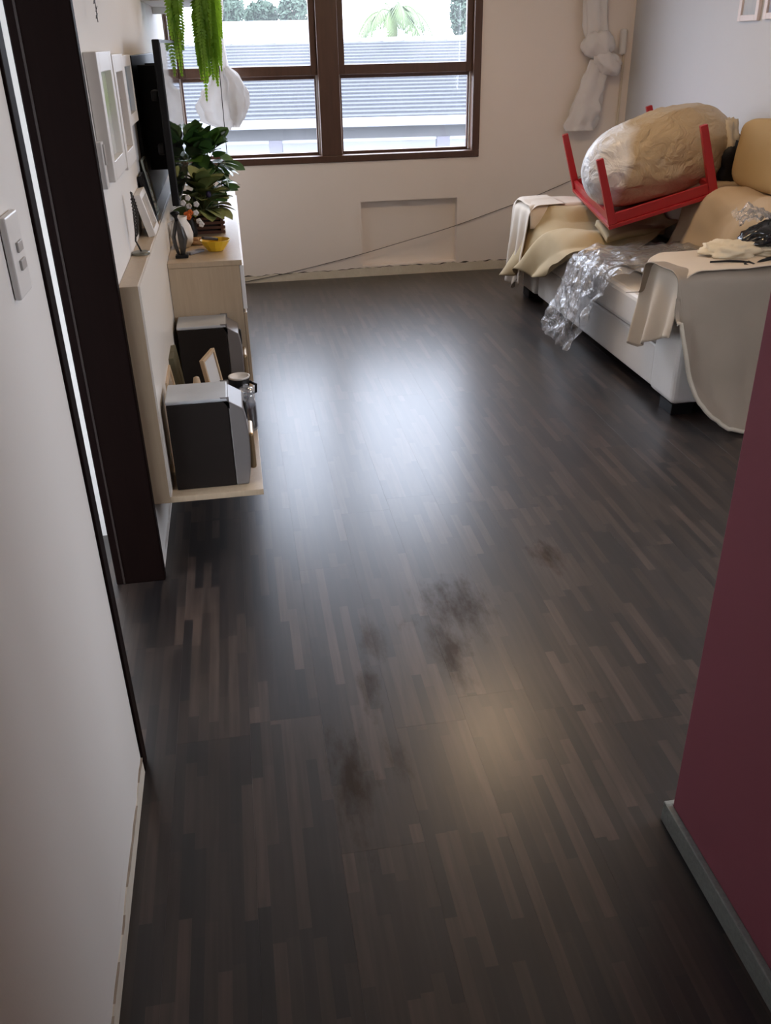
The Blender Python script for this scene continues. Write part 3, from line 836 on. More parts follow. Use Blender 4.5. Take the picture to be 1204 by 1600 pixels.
# ---- wall shelf and fern
ws = empty('wall_shelf', 'white wall shelf high on the left wall holding the fern', 'shelf', (XL, 5.02, 1.79))
MB().box(0.001, 0.25, 0, 0.95, 0, 0.022).build('board', M_WHITE, ws, bevel=0.002)
MB().box(0.001, 0.16, 0.80, 0.82, -0.035, 0).build('bracket', M_WHITE, ws)
fe = empty('hanging_fern', 'bright green fern trailing long fronds from the high wall shelf', 'fern', (-0.14, 5.24, 1.8125))
MB().lathe([(0.07, 0), (0.10, 0.17), (0.108, 0.17), (0.108, 0.19), (0.094, 0.19), (0.088, 0.15), (0.0001, 0.15)], 24).build('pot', mat('clay_pot', (0.35, 0.15, 0.08), 0.8), fe, smooth=True)
rr = random.Random(5)
def frond(pts, wmax, seed, mname=M_FERN):
    r3 = random.Random(seed)
    n = len(pts)
    m = MB().tube(pts, [0.0022] * (n - 1) + [0.0008], 4)
    for k in range(1, n - 1):
        t = k / (n - 1)
        tdir = (pts[k + 1] - pts[k - 1]).normalized()
        side0 = tdir.cross(Vector((0.55 * math.sin(seed), -1, 0.1))).normalized()
        wl = wmax * (min(1, t * 5) * (1 - max(0, (t - 0.6) / 0.4) ** 1.6 * 0.85))
        for sg in (-1, 1):
            d = (side0 * sg + tdir * 0.28 + Vector((0, r3.uniform(-.35, .35), 0))).normalized()
            tip = pts[k] + d * wl * r3.uniform(.85, 1.1) + Vector((0, 0, -wl * 0.18))
            mid = pts[k].lerp(tip, 0.55)
            wd = tdir * 0.0075
            m.add([pts[k] - wd * .6, mid - wd, tip, mid + wd, pts[k] + wd * .6], [(0, 1, 2, 3, 4)])
    return m
# (x end, y end, z tip) in world
ends = [(-0.205, 4.96, 1.455), (-0.215, 4.95, 1.60), (-0.185, 4.94, 1.57),
        (-0.125, 5.10, 1.50), (-0.115, 5.12, 1.43), (-0.10, 5.13, 1.33), (-0.085, 5.15, 1.42), (-0.095, 5.05, 1.45), (-0.07, 5.12, 1.45),
        (-0.055, 5.13, 1.43), (-0.04, 5.16, 1.43), (-0.03, 5.1, 1.46), (-0.015, 5.15, 1.50), (-0.05, 5.2, 1.50), (-0.08, 5.2, 1.52), (-0.01, 5.22, 1.55),
        (-0.06, 5.06, 1.55), (-0.10, 5.18, 1.58), (-0.02, 5.25, 1.6), (-0.07, 5.3, 1.6), (-0.12, 5.08, 1.62), (-0.045, 5.05, 1.62),
        (-0.008, 5.12, 1.47), (-0.03, 5.18, 1.44), (-0.115, 5.06, 1.46), (-0.005, 5.2, 1.52), (-0.225, 4.95, 1.52), (-0.20, 4.96, 1.66), (0.01, 5.4, 1.62), (-0.03, 5.45, 1.55), (-0.09, 5.07, 1.50), (-0.035, 5.12, 1.40)]
for i, (ex, ey, ez) in enumerate(ends):
    a = Vector((-0.14, 5.24, 1.99))
    e_ = Vector((ex, ey, ez))
    if ex < -0.18:
        out = Vector((ex - .0, 4.965, 1.90))
    else:
        out = Vector((max(ex - .01, -0.085 + 0.006 * (i % 5)) if ex > -.08 else -0.085 + 0.01 * (i % 3), ey, 1.92))
    top = Vector(((a.x + out.x) / 2, (a.y + out.y) / 2, 2.06 + 0.05 * rr.random()))
    path = smooth_path([a, top, out, Vector((out.x * .4 + ex * .6, ey, 1.72)), e_], n=60, it=14)
    n = 56
    pts = [path(k / n) - Vector((0, 0, 0)) for k in range(n + 1)]
    pts = [q - Vector(fe.location) for q in pts]
    frond(pts, rr.uniform(0.028, 0.040), i + 1).build('frond', M_FERN, fe)

# ---- dangling cords by the window
tag(MB().tube([(-0.020, 5.14, 1.50), (-0.0215, 5.14, 1.3), (-0.0235, 5.14, 1.06)], 0.0022, 6).build('plant_string', M_CORD), 'thin dark string hanging down from the fern', 'string')
pc = empty('blind_cord', 'white pull cord with a bead beside the window corner', 'cord', (-0.335, YF - 0.03, 1.58))
MB().tube([(0, 0, 0), (0.003, 0, 0.6)], 0.003, 6).build('cord', M_WHITE, pc)
MB().lathe([(0.0001, -0.022), (0.012, -0.016), (0.016, 0), (0.010, 0.014), (0.003, 0.018)], 14).build('bead', M_WHITE, pc, smooth=True)

# ---- framed pictures on the left wall
def wall_frame(name, label, y0, y1, z0, z1, depth, fm, pm, wallx, sgn, border, group=None):
    o = empty(name, label, 'picture', (wallx, (y0 + y1) / 2, z0), group)
    hw = (y1 - y0) / 2
    h = z1 - z0
    def bx(a, c, d0, d1, e, f):
        xs = sorted((d0 * sgn, d1 * sgn))
        return (xs[0], xs[1], a, c, e, f)
    m = MB()
    for q in ((-hw, -hw + border, 0, h), (hw - border, hw, 0, h), (-hw + border, hw - border, 0, border), (-hw + border, hw - border, h - border, h)):
        m.box(*bx(q[0], q[1], 0.001, depth, q[2], q[3]))
    m.build('frame', fm, o, bevel=0.002)
    MB().box(*bx(-hw + border - .002, hw - border + .002, 0.002, depth * .45, border - .002, h - border + .002)).build('print', pm, o)
    return o
M_FRAME = mat('white_frame_wood', (0.74, 0.71, 0.67), 0.4, var=0.03)
G3 = 'white framed prints on the left wall'
wall_frame('picture_frame', 'nearest white framed green print with pale reflections painted in on the left wall', 2.70, 3.045, 1.262, 1.588, 0.035, M_FRAME,
           picture_mat('green_print_reflections', [(0.30, 0.36, 0.35), (0.80, 0.82, 0.80), (0.70, 0.73, 0.72), (0.48, 0.66, 0.34), (0.70, 0.80, 0.64)], 7), XL, 1, 0.05, G3)  # pale tones include bright reflections painted into the print
wall_frame('picture_frame', 'middle white framed beige print of the three on the left wall', 3.075, 3.385, 1.250, 1.578, 0.035, M_FRAME,
           picture_mat('beige_print', [(0.5, 0.42, 0.35), (0.62, 0.56, 0.50), (0.40, 0.34, 0.3), (0.66, 0.6, 0.55)], 9), XL, 1, 0.05, G3)
wall_frame('picture_frame', 'smaller white framed blue print nearest the television', 3.43, 3.72, 1.352, 1.572, 0.03, M_FRAME,
           picture_mat('blue_print', [(0.12, 0.20, 0.28), (0.18, 0.28, 0.38), (0.26, 0.36, 0.42)], 6), XL, 1, 0.035, G3)
M_FRPINK = mat('pale_pink_white_frame', (0.78, 0.70, 0.69), 0.45, var=0.03)
G4 = 'pale framed prints on the right wall'
wall_frame('picture_frame', 'pale framed print high on the right wall, nearer the curtain', 5.075, 5.285, 1.655, 1.98, 0.02, M_FRPINK,
           picture_mat('grey_blue_print', [(0.45, 0.50, 0.56), (0.62, 0.64, 0.66), (0.38, 0.44, 0.5)], 12), XR, -1, 0.03, G4)
wall_frame('picture_frame', 'pale framed print high on the right wall, cut by the photo edge', 4.81, 5.02, 1.660, 1.985, 0.02, M_FRPINK,
           picture_mat('blue_grey_print', [(0.25, 0.30, 0.42), (0.5, 0.52, 0.58), (0.3, 0.36, 0.48)], 12), XR, -1, 0.03, G4)

# ---- switches
def switch(label, y0, y1, z0, z1, th, keys):
    o = empty('light_switch', label, 'switch', (XL, (y0 + y1) / 2, z0))
    hw = (y1 - y0) / 2
    MB().box(0.0008, th, -hw, hw, 0, z1 - z0).build('plate', M_WHITEP, o, bevel=0.003)
    for (a, c, e, f) in keys:
        MB().box(th + .0001, th + 0.004, a, c, e, f).build('rocker', mat('grey_rocker', (0.42, 0.40, 0.38), 0.4), o, bevel=0.001)
    return o
switch('cream double light switch on the near left wall', 1.468, 1.556, 1.245, 1.372, 0.012, ((-0.012, 0.022, 0.068, 0.084), (-0.012, 0.022, 0.040, 0.056)))
switch('small white switch plate beside the dark door jamb', 2.655, 2.695, 1.25, 1.372, 0.018, ((-0.012, 0.012, 0.062, 0.115),))

# ---- hanging metal leaf ornament
ho = empty('hanging_ornament', 'thin dark leaf ornament hanging high on the left wall', 'ornament', (XL + 0.03, 2.90, 1.66))
MB().tube([(0, 0, 0), (0, 0.004, 0.3)], 0.0012, 5).build('wire', M_BRONZE, ho)
for k in range(7):
    z = 0.012 + k * 0.018
    sg = 1 if k % 2 else -1
    q = MB().add([(0, 0, z), (0.003, sg * 0.008, z + 0.010), (0, sg * 0.020, z + 0.004), (-0.003, sg * 0.008, z - 0.004)], [(0, 1, 2, 3)])
    q.build('leaf', M_BRONZE, ho, solid=0.0015)

# ---- things on top of the back panel (z = PZ1)
PT = PZ1 + 0.0005
tr_ = empty('tree_sculpture', 'dark wire tree sculpture on a round base at the panel end', 'sculpture', (-0.332, 3.10, PT))
MB().lathe([(0.030, 0), (0.030, 0.006), (0.026, 0.009), (0.0001, 0.010)], 24).build('base', mat('grey_green_metal', (0.20, 0.20, 0.16), 0.4, metal=0.5), tr_)
MB().tube([(0.003, 0, 0.008), (-0.004, -0.004, 0.03), (-0.010, -0.006, 0.045), (-0.006, -0.008, 0.07), (-0.004, -0.008, 0.12), (-0.002, -0.009, 0.185)], [0.003, 0.003, 0.0028, 0.003, 0.0025, 0.001], 7).build('trunk', M_BRONZE, tr_, smooth=True)
rr = random.Random(9)
for k in range(12):
    z = 0.06 + 0.0105 * k
    for sg in (-1, 1):
        wv = 0.024 * math.sin(math.pi * (k + 1.5) / 13.5) + 0.005
        p0 = Vector((-0.005, -0.008, z))
        MB().tube([p0, p0 + Vector((wv * .4, sg * wv * .7, 0.008)), p0 + Vector((wv * .45, sg * wv, 0.020)), p0 + Vector((wv * .15, sg * wv * .7, 0.024))], [0.0022, 0.0022, 0.003, 0.0016], 5).build('branch', M_BRONZE, tr_)
leaning_frame('photo_frame', 'white boxed photo frame leaning on the wall on the unit panel', 'photo frame', (-0.314, 3.50, PT), 0.20, 0.150, 0.026, R(90), R(-14),
              M_FRAME, picture_mat('sepia_photo', [(0.35, 0.30, 0.25), (0.6, 0.55, 0.48), (0.5, 0.47, 0.42)], 14), border=0.02)
leaning_frame('photo_frame', 'thin black photo frame leaning behind the white one', 'photo frame', (-0.320, 3.70, PT), 0.15, 0.185, 0.012, R(90), R(-10),
              M_BLACK, mat('black_print', (0.02, 0.02, 0.02), 0.3), border=0.02)
leaning_frame('photo_frame', 'grey green photo print leaning beside the television', 'photo frame', (-0.324, 3.865, PT), 0.15, 0.225, 0.008, R(90), R(-7),
              mat('grey_green_card', (0.30, 0.32, 0.27), 0.5), picture_mat('grey_green_print', [(0.24, 0.27, 0.22), (0.42, 0.43, 0.38), (0.34, 0.36, 0.32)], 14), border=0.008)

# ================================================================== THINGS ON THE CABINET TOP
KT = CZ1 + 0.0006
# dark figurine
fg = empty('figurine', 'tall dark metal figurine on a black base at the cabinet front corner', 'figurine', (-0.242, 3.80, KT))
MB().box(-0.026, 0.026, -0.02, 0.02, 0, 0.012).build('base', M_BLACK, fg, bevel=0.002)
M_FIG = mat('mottled_pewter', (0.012, 0.011, 0.010), 0.35, metal=0.2, scale=45, col2=(0.10, 0.095, 0.09))
MB().tube([(0.004, 0, 0.011), (0.008, 0, 0.04), (0.012, 0, 0.075), (0.006, 0, 0.115), (-0.004, 0, 0.150)], [0.010, 0.013, 0.020, 0.015, 0.008], 12).build('body', M_FIG, fg, smooth=True)
MB().tube([(-0.012, 0.004, 0.011), (-0.022, 0.004, 0.05), (-0.024, 0.002, 0.085), (-0.014, 0, 0.120), (-0.008, 0, 0.145)], [0.006, 0.008, 0.008, 0.008, 0.006], 10).build('long_arm', M_FIG, fg, smooth=True)
MB().tube([(-0.004, 0, 0.148), (-0.006, 0, 0.158), (-0.008, 0, 0.170)], [0.009, 0.007, 0.011], 12).build('neck', M_BLACK, fg, smooth=True)
MB().lathe([(0.010, 0.168), (0.018, 0.174), (0.018, 0.180), (0.010, 0.184), (0.0001, 0.184)], 18, c=(-0.008, 0, 0)).build('hat', M_BLACK, fg, smooth=True)
# yellow bowl
yb_ = empty('yellow_bowl', 'bright yellow plastic bowl at the cabinet edge', 'bowl', (-0.104, 3.905, KT))
MB().lathe([(0.030, 0.0), (0.034, 0.002), (0.050, 0.022), (0.066, 0.046), (0.063, 0.0465), (0.047, 0.022), (0.030, 0.005), (0.0001, 0.004)], 12, sxy=(1, .9)).build('body', M_YELLOW, yb_)
b2 = MB().obox((0, 0.0, 0.047), 0.075, 0.02, 0.012, Matrix.Rotation(R(35), 3, 'Z') @ Matrix.Rotation(R(12), 3, 'Y'))
tag(b2.build('dark_spectacle_case', mat('dark_brown_case', (0.03, 0.018, 0.014), 0.5), loc=(-0.125, 3.925, KT), bevel=0.003), 'dark brown case lying across the yellow bowl', 'case')
# remote
tag(MB().obox((0, 0, 0.006), 0.085, 0.03, 0.012, Matrix.Rotation(R(48), 3, 'Z')).build('remote_control', mat('black_silver_remote', (0.03, 0.03, 0.035), 0.3, scale=25, col2=(0.45, 0.46, 0.5)), loc=(-0.190, 3.875, KT), bevel=0.004),
    'small black and silver remote beside the dark figurine', 'remote')
# wooden dish with wood pieces
wdh = empty('wooden_dish', 'oval honey-coloured wooden dish in front of the slatted planter', 'dish', (-0.178, 4.08, KT))
MB().lathe([(0.05, 0), (0.060, 0.006), (0.066, 0.018), (0.062, 0.019), (0.054, 0.009), (0.0001, 0.007)], 24, sxy=(1.12, .8)).build('body', M_WOODDISH, wdh, smooth=True)
for k, (a, x, y) in enumerate(((0.3, -0.01, 0.01), (1.1, 0.02, -0.005), (-0.6, -0.02, -0.012))):
    MB().obox((x, y, 0.018 + 0.002 * k), 0.05, 0.014, 0.01, Matrix.Rotation(a, 3, 'Z')).build('wood_chip', M_WOODDISH, wdh, bevel=0.002)
# white jug
wj = empty('white_jug', 'white ceramic jug behind the dark figurine', 'jug', (-0.245, 4.02, KT))
MB().lathe([(0.030, 0), (0.044, 0.02), (0.049, 0.055), (0.040, 0.09), (0.027, 0.112), (0.030, 0.128), (0.027, 0.128), (0.024, 0.112), (0.0001, 0.1)], 24).build('body', M_WHITEP, wj, smooth=True)
MB().tube([(-0.028, 0, 0.11), (-0.052, 0, 0.10), (-0.052, 0, 0.06), (-0.040, 0, 0.035)], 0.005, 8).build('handle', M_WHITEP, wj, smooth=True)

# leaf meshes
def leaf_mesh(name, L_, W_, mats, cup=0.15, droop=0.25, tipw=1.0):
    m = MB()
    n = 7
    vs_, fs = [], []
    for k in range(n + 1):
        t = k / n
        wv = W_ / 2 * (math.sin(math.pi * t ** (0.98 * tipw)) ** 0.62 if 0 < t < 1 else 0.02)
        z = -droop * L_ * t * t
        vs_ += [(L_ * t, -wv, z + cup * wv), (L_ * t, 0, z), (L_ * t, wv, z + cup * wv)]
    for k in range(n):
        a = 3 * k
        fs += [(a, a + 3, a + 4, a + 1), (a + 1, a + 4, a + 5, a + 2)]
    m.add(vs_, fs)
    return m.mesh(name, mats, True)
def leaf_at(parent, me, base, az, el, scale=1.0, roll=0.0, name='leaf'):
    M = Matrix.Translation(base) @ Matrix.Rotation(az, 4, 'Z') @ Matrix.Rotation(-el, 4, 'Y') @ Matrix.Rotation(roll, 4, 'X') @ Matrix.Scale(scale, 4)
    return put(name, me, parent, M)

# slatted planter with violet
px, py = -0.152, 4.36
pn = empty('slatted_planter', 'brown slatted wooden planter box on the cabinet holding the violet', 'planter', (px, py, KT))
hw, hd = 0.078, 0.062
for k in range(5):
    z = 0.006 + k * 0.0205
    e_ = 0.012
    for sg in (-1, 1):
        MB().box(-hw - e_, hw + e_, sg * hd - 0.006, sg * hd + 0.006, z - 0.006, z + 0.0075).build('slat', M_TERRA, pn, bevel=0.0015)
        mm = MB().box(sg * hw - 0.006, sg * hw + 0.006, -hd - e_, hd + e_, z + 0.0042, z + 0.0172)
        mm.build('slat', [M_TERRA], pn, bevel=0.0015)
        for s2 in (-1, 1):
            MB().box(s2 * (hw + e_) - 0.0006, s2 * (hw + e_) + 0.0006, sg * hd - 0.005, sg * hd + 0.005, z - 0.005, z + 0.0065).build('slat_end', M_ENDGRAIN, pn)
for sx_ in (-0.045, 0.045):
    MB().lathe([(0.003, 0), (0.003, 0.002), (0.0001, 0.003)], 8).build('brass_tack', mat('brass', (0.6, 0.45, 0.2), 0.3, metal=0.9), pn, loc=(sx_, -hd - 0.0062, 0.068)).rotation_euler = (R(90), 0, 0)
MB().box(-hw + .007, hw - .007, -hd + .007, hd - .007, 0.001, 0.088).build('soil', M_SOIL, pn)
LV = leaf_mesh('violet_leaf', 0.098, 0.076, M_LEAFV, 0.25, 0.30, 0.9)
LV2 = leaf_mesh('violet_leaf_pale', 0.098, 0.074, mat('light_violet_leaf', (0.13, 0.18, 0.05), 0.6, scale=12, col2=(0.22, 0.27, 0.10)), 0.2, 0.2, 0.9)
vio = empty('violet_plant', 'olive leaved violet with one purple bud in the slatted planter', 'plant', (px, py, KT + 0.0885))
rr = random.Random(21)
for ring, (n, el, st, zz) in enumerate(((13, 0.06, 0.055, 0.012), (13, 0.3, 0.050, 0.034), (11, 0.5, 0.042, 0.055), (9, 0.8, 0.03, 0.08), (6, 1.1, 0.02, 0.095))):
    for k in range(n):
        az = 2 * math.pi * (k + 0.5 * ring) / n + rr.uniform(-.2, .2)
        e2 = el + rr.uniform(-.15, .15)
        d = Vector((math.cos(az) * math.cos(e2), math.sin(az) * math.cos(e2), max(0.05, math.sin(e2))))
        b_ = d * st + Vector((0, 0, zz))
        b_.z = max(b_.z, 0.012)
        lf = leaf_at(vio, LV2 if rr.random() < .3 else LV, b_, az, e2, rr.uniform(.8, 1.15), rr.uniform(-.4, .4))
        MB().tube([(0, 0, 0.0), b_ * .6 + Vector((0, 0, 0.004)), b_], 0.0022, 5).build('leaf_stalk', M_STEM, vio)
MB().tube([(0.01, -0.02, 0.02), (0.03, -0.07, 0.07), (0.032, -0.085, 0.085)], 0.0018, 5).build('bud_stalk', M_STEM, vio)
MB().lathe([(0.0001, -0.014), (0.010, -0.010), (0.013, 0), (0.009, 0.012), (0.0001, 0.015)], 10).build('bud', M_PURPLE, vio, smooth=True, loc=(0.032, -0.088, 0.088))

# tall dark plant behind in a plain pot
dp = empty('leafy_houseplant', 'bushy deep green houseplant behind the violet on the cabinet', 'plant', (-0.155, 4.62, KT))
MB().lathe([(0.055, 0), (0.075, 0.12), (0.08, 0.12), (0.08, 0.135), (0.07, 0.135), (0.068, 0.115), (0.0001, 0.115)], 24).build('pot', mat('dark_pot', (0.03, 0.03, 0.032), 0.5), dp, smooth=True)
LD = leaf_mesh('broad_leaf', 0.115, 0.092, M_LEAFD, 0.18, 0.22, 0.85)
LD2 = leaf_mesh('bright_broad_leaf', 0.115, 0.090, mat('mid_green_leaf', (0.045, 0.13, 0.02), 0.4, scale=9, col2=(0.09, 0.20, 0.035)), 0.2, 0.22, 0.85)
rr = random.Random(4)
for k in range(105):
    az = rr.uniform(0, 2 * math.pi)
    hz = rr.uniform(0.13, 0.40)
    rad = 0.105 * math.sin(min(1, (hz - 0.05) / 0.3) * math.pi * .75) * rr.uniform(.35, 1.0) + 0.01
    b_ = Vector((rad * math.cos(az) * 1.1, rad * math.sin(az), hz - 0.02))
    b_.x = max(b_.x, -0.045)
    e2 = rr.uniform(-0.45, 0.75)
    if hz > .33: e2 = rr.uniform(0.5, 1.25)
    sc_ = rr.uniform(.62, 1.0)
    if b_.x + 0.115 * sc_ * math.cos(az) * math.cos(e2) < -0.055: az = math.pi - az + rr.uniform(-.4, .4)
    leaf_at(dp, LD2 if rr.random() < .28 else LD, b_, az, e2, sc_, rr.uniform(-.6, .6))
    if k % 3 == 0:
        MB().tube([(0.01 * math.cos(az), 0.01 * math.sin(az), 0.116), b_ * .5 + Vector((0, 0, 0.09)), b_], 0.002, 5).build('leaf_stalk', M_STEM, dp)
LP = leaf_mesh('variegated_leaf', 0.085, 0.03, M_LEAFP, 0.15, 0.25)
for (az, el, x, y, z) in ((0.1, 0.05, 0.10, -0.10, 0.28), (-0.25, -0.15, 0.10, -0.10, 0.275), (0.5, 0.15, 0.09, -0.08, 0.285), (-0.5, -.4, 0.08, -0.1, 0.25), (-.2, -1.0, 0.10, -0.08, 0.25)):
    leaf_at(dp, LP, Vector((x, y, z)), az, el, 1.0)
for (x, y, z) in ((0.095, -0.1, 0.277), (0.08, -0.1, 0.25)):
    MB().tube([(0.01, -.01, 0.116), (x * .6, y * .6, 0.22), (x, y, z)], 0.002, 5).build('leaf_stalk', M_STEM, dp)

# second dark plant against the TV end
dp2 = empty('trailing_houseplant', 'dark leaved plant in a white pot beyond the far end of the television', 'plant', (-0.205, 5.06, KT))
MB().lathe([(0.045, 0), (0.056, 0.11), (0.058, 0.12), (0.05, 0.12), (0.048, 0.1), (0.0001, 0.1)], 20).build('pot', M_WHITEP, dp2, smooth=True)
for k in range(26):
    az = rr.uniform(0, 2 * math.pi)
    b_ = Vector((0.03 * math.cos(az) + 0.005, 0.05 * math.sin(az) + .03, rr.uniform(0.12, 0.30)))
    leaf_at(dp2, LD, b_, az, rr.uniform(-0.6, 0.9), rr.uniform(.4, .62), rr.uniform(-.6, .6))
    MB().tube([(0, 0, 0.1), b_ * .5 + Vector((0, 0, 0.06)), b_], 0.002, 5).build('leaf_stalk', M_STEM, dp2)

# orange and white flowers in a small dark vase
fv = empty('flower_vase', 'small dark vase with orange and white flowers between jug and violet', 'vase', (-0.212, 4.19, KT))
MB().lathe([(0.020, 0), (0.030, 0.03), (0.026, 0.07), (0.016, 0.085), (0.018, 0.092), (0.015, 0.092), (0.013, 0.08), (0.0001, 0.07)], 18).build('body', M_BLACK, fv, smooth=True)
rr = random.Random(12)
PET = MB().lathe([(0.0001, -0.004), (0.007, -0.003), (0.010, 0.002), (0.006, 0.005), (0.0001, 0.004)], 9)
meo, mew = PET.mesh('petal_orange', M_PETALO, True), PET.mesh('petal_white', M_PETALW, True)
heads = [((-0.012, -0.01, 0.110), meo), ((0.006, -0.012, 0.118), meo), ((-0.004, -0.018, 0.100), meo), ((0.030, -0.01, 0.115), mew), ((0.036, 0.0, 0.150), mew),
         ((0.040, -0.02, 0.080), mew), ((0.050, -0.03, 0.068), mew), ((-0.022, 0.02, 0.155), mew), ((0.0, 0.03, 0.175), mew), ((0.002, 0.02, 0.14), mew)]
for (c, me) in heads:
    MB().tube([(0, 0, 0.078), Vector(c) * .6 + Vector((0, 0, .04)), Vector(c) - Vector((0, 0, .004))], 0.0014, 5).build('stalk', M_STEM, fv)
    for k in range(5):
        a = 2 * math.pi * k / 5
        put('petal', me, fv, Matrix.Translation(Vector(c) + Vector((0.0065 * math.cos(a), -0.004, 0.0065 * math.sin(a)))) @ Matrix.Rotation(R(80), 4, 'X') @ Matrix.Scale(0.72, 4))

# ================================================================== CURTAINS
def bundle_tube(pts, radii, folds, amp, seed, nu=48, nv=40, flat=0.75):
    """gathered cloth: tube with longitudinal folds"""
    P = smooth_path(pts, n=60, it=6)
    n = len(radii) - 1
    def rad(t):
        k = min(int(t * n), n - 1)
        f = t * n - k
        f = f * f * (3 - 2 * f)
        return radii[k] * (1 - f) + radii[k + 1] * f
    def fn(u, v):
        c = P(v)
        a = 2 * math.pi * u
        r = rad(v) * (1 + amp * math.sin(folds * a + 2.2 * nz(v * 3, seed, 0)) + 0.30 * nz(math.cos(a) * 1.3, math.sin(a) * 1.3, v * 5 + seed) + 0.10 * nz(math.cos(a) * 4, math.sin(a) * 4, v * 16 + seed))
        return (c.x + r * math.cos(a), c.y + r * math.sin(a) * flat, c.z)
    return MB().grid(fn, nu, nv, wrapu=True)

def lump(c, rx, ry, rz, seed, amp=0.22, M=None, n=36, twist=0.0):
    def fn(u, v):
        a, b_ = 2 * math.pi * u, math.pi * (v - 0.5)
        d = Vector((math.cos(a) * math.cos(b_), math.sin(a) * math.cos(b_), math.sin(b_)))
        k = 1 + amp * nz(d.x * 1.6 + seed, d.y * 1.6, d.z * 1.6) + amp * .45 * nz(d.x * 5 + seed, d.y * 5, d.z * 5) + 0.05 * math.sin(7 * a + 6 * b_ + twist)
        q = Vector((d.x * rx * k, d.y * ry * k, d.z * rz * k))
        if M: q = M @ q
        return Vector(c) + q
    return MB().grid(fn, n, n // 2, wrapu=True)
yc = YF - 0.075
rc = empty('knotted_curtain', 'white curtain tied in a knot beside the room corner', 'curtain', (0, 0, 0))
bundle_tube([(2.585, yc, 2.45), (2.565, yc, 1.95), (2.605, yc, 1.62), (2.63, yc - .01, 1.50)], [0.17, 0.15, 0.10, 0.085, 0.075], 7, 0.10, 3, flat=0.38).build('gathered_cloth', M_CURTAIN, rc, smooth=True)
lump((2.622, yc - .015, 1.545), 0.115, 0.065, 0.095, 2, 0.2).build('upper_knot_loop', M_CURTAIN, rc, smooth=True)
lump((2.70, yc - .02, 1.43), 0.115, 0.062, 0.072, 5, 0.25, Matrix.Rotation(R(32), 3, 'Y')).build('lower_knot_loop', M_CURTAIN, rc, smooth=True)
bundle_tube([(2.640, yc - .012, 1.45), (2.615, yc, 1.32), (2.575, yc, 1.15), (2.545, yc, 0.99)], [0.070, 0.088, 0.100, 0.110, 0.112], 6, 0.09, 8, flat=0.4).build('hanging_tail', M_CURTAIN, rc, smooth=True)
lc = empty('knotted_curtain', 'white curtain tied in a knot in front of the left window pane', 'curtain', (0, 0, 0))
def sheer_mat():
    m, nt, N, L, b = nodes_of('sheer_white_curtain')
    out = N['Material Output']
    b.inputs['Base Color'].default_value = (0.80, 0.78, 0.76, 1); b.inputs['Roughness'].default_value = 0.9
    t = N.new('ShaderNodeBsdfTranslucent'); t.inputs[0].default_value = (0.75, 0.72, 0.70, 1)
    tc = N.new('ShaderNodeTexCoord'); n1 = N.new('ShaderNodeTexNoise'); n1.inputs['Scale'].default_value = 30
    L.new(tc.outputs['Object'], n1.inputs['Vector'])
    mr = N.new('ShaderNodeMapRange'); mr.inputs[3].default_value = 0.10; mr.inputs[4].default_value = 0.24
    L.new(n1.outputs['Fac'], mr.inputs[0])
    mx = N.new('ShaderNodeMixShader'); L.new(mr.outputs[0], mx.inputs[0])
    L.new(b.outputs[0], mx.inputs[1]); L.new(t.outputs[0], mx.inputs[2])
    tr = N.new('ShaderNodeBsdfTransparent'); m3 = N.new('ShaderNodeMixShader'); m3.inputs[0].default_value = 0.22
    L.new(mx.outputs[0], m3.inputs[1]); L.new(tr.outputs[0], m3.inputs[2]); L.new(m3.outputs[0], out.inputs['Surface'])
    return m
M_SHEER = sheer_mat()
bundle_tube([(0.00, yc, 2.45), (-0.005, yc, 1.9), (-0.03, yc, 1.65), (-0.02, yc, 1.42)], [0.10, 0.06, 0.045, 0.05, 0.06], 6, 0.10, 13, flat=0.5).build('gathered_cloth', M_SHEER, lc, smooth=True)
bundle_tube([(-0.02, yc, 1.46), (-0.03, yc, 1.38), (-0.045, yc, 1.28), (-0.055, yc, 1.16), (-0.02, yc, 1.075)], [0.045, 0.07, 0.115, 0.135, 0.12, 0.03], 7, 0.17, 21, nu=84, flat=0.40).build('hanging_tail', M_SHEER, lc, smooth=True)
bundle_tube([(0.015, yc - .01, 1.47), (0.045, yc - .02, 1.43), (0.075, yc - .025, 1.33), (0.075, yc - .02, 1.20), (0.05, yc - .01, 1.09)], [0.02, 0.05, 0.066, 0.072, 0.058, 0.02], 5, 0.18, 27, nu=64, flat=0.6).build('knot_loop', M_SHEER, lc, smooth=True)

# socket box with conduit by the corner
sb = empty('wall_socket', 'white rounded wall box with a thin conduit in the far right corner', 'socket', (2.832, YF, 1.475))
MB().box(-0.026, 0.026, -0.045, -0.001, 0, 0.165).build('box', M_WHITEP, sb, bevel=0.018, segs=3)
MB().box(0.014, 0.030, -0.014, -0.001, -1.42, 0.01).build('conduit', mat('cream_conduit', (0.74, 0.66, 0.52), 0.5), sb, bevel=0.002)

# loose cable across the far wall
cab = smooth_path([(0.0, YF - 0.012, 0.012), (0.35, YF - 0.012, 0.062), (0.88, YF - 0.012, 0.165), (1.6, YF - 0.012, 0.335), (2.25, YF - 0.012, 0.53), (2.6, YF - 0.012, 0.66)], n=60, it=10)
tag(MB().tube([cab(k / 50) for k in range(51)], 0.0026, 6).build('loose_cable', mat('brown_cable', (0.12, 0.10, 0.085), 0.6), smooth=True), 'thin dark cable running slantwise across the far wall', 'cable')

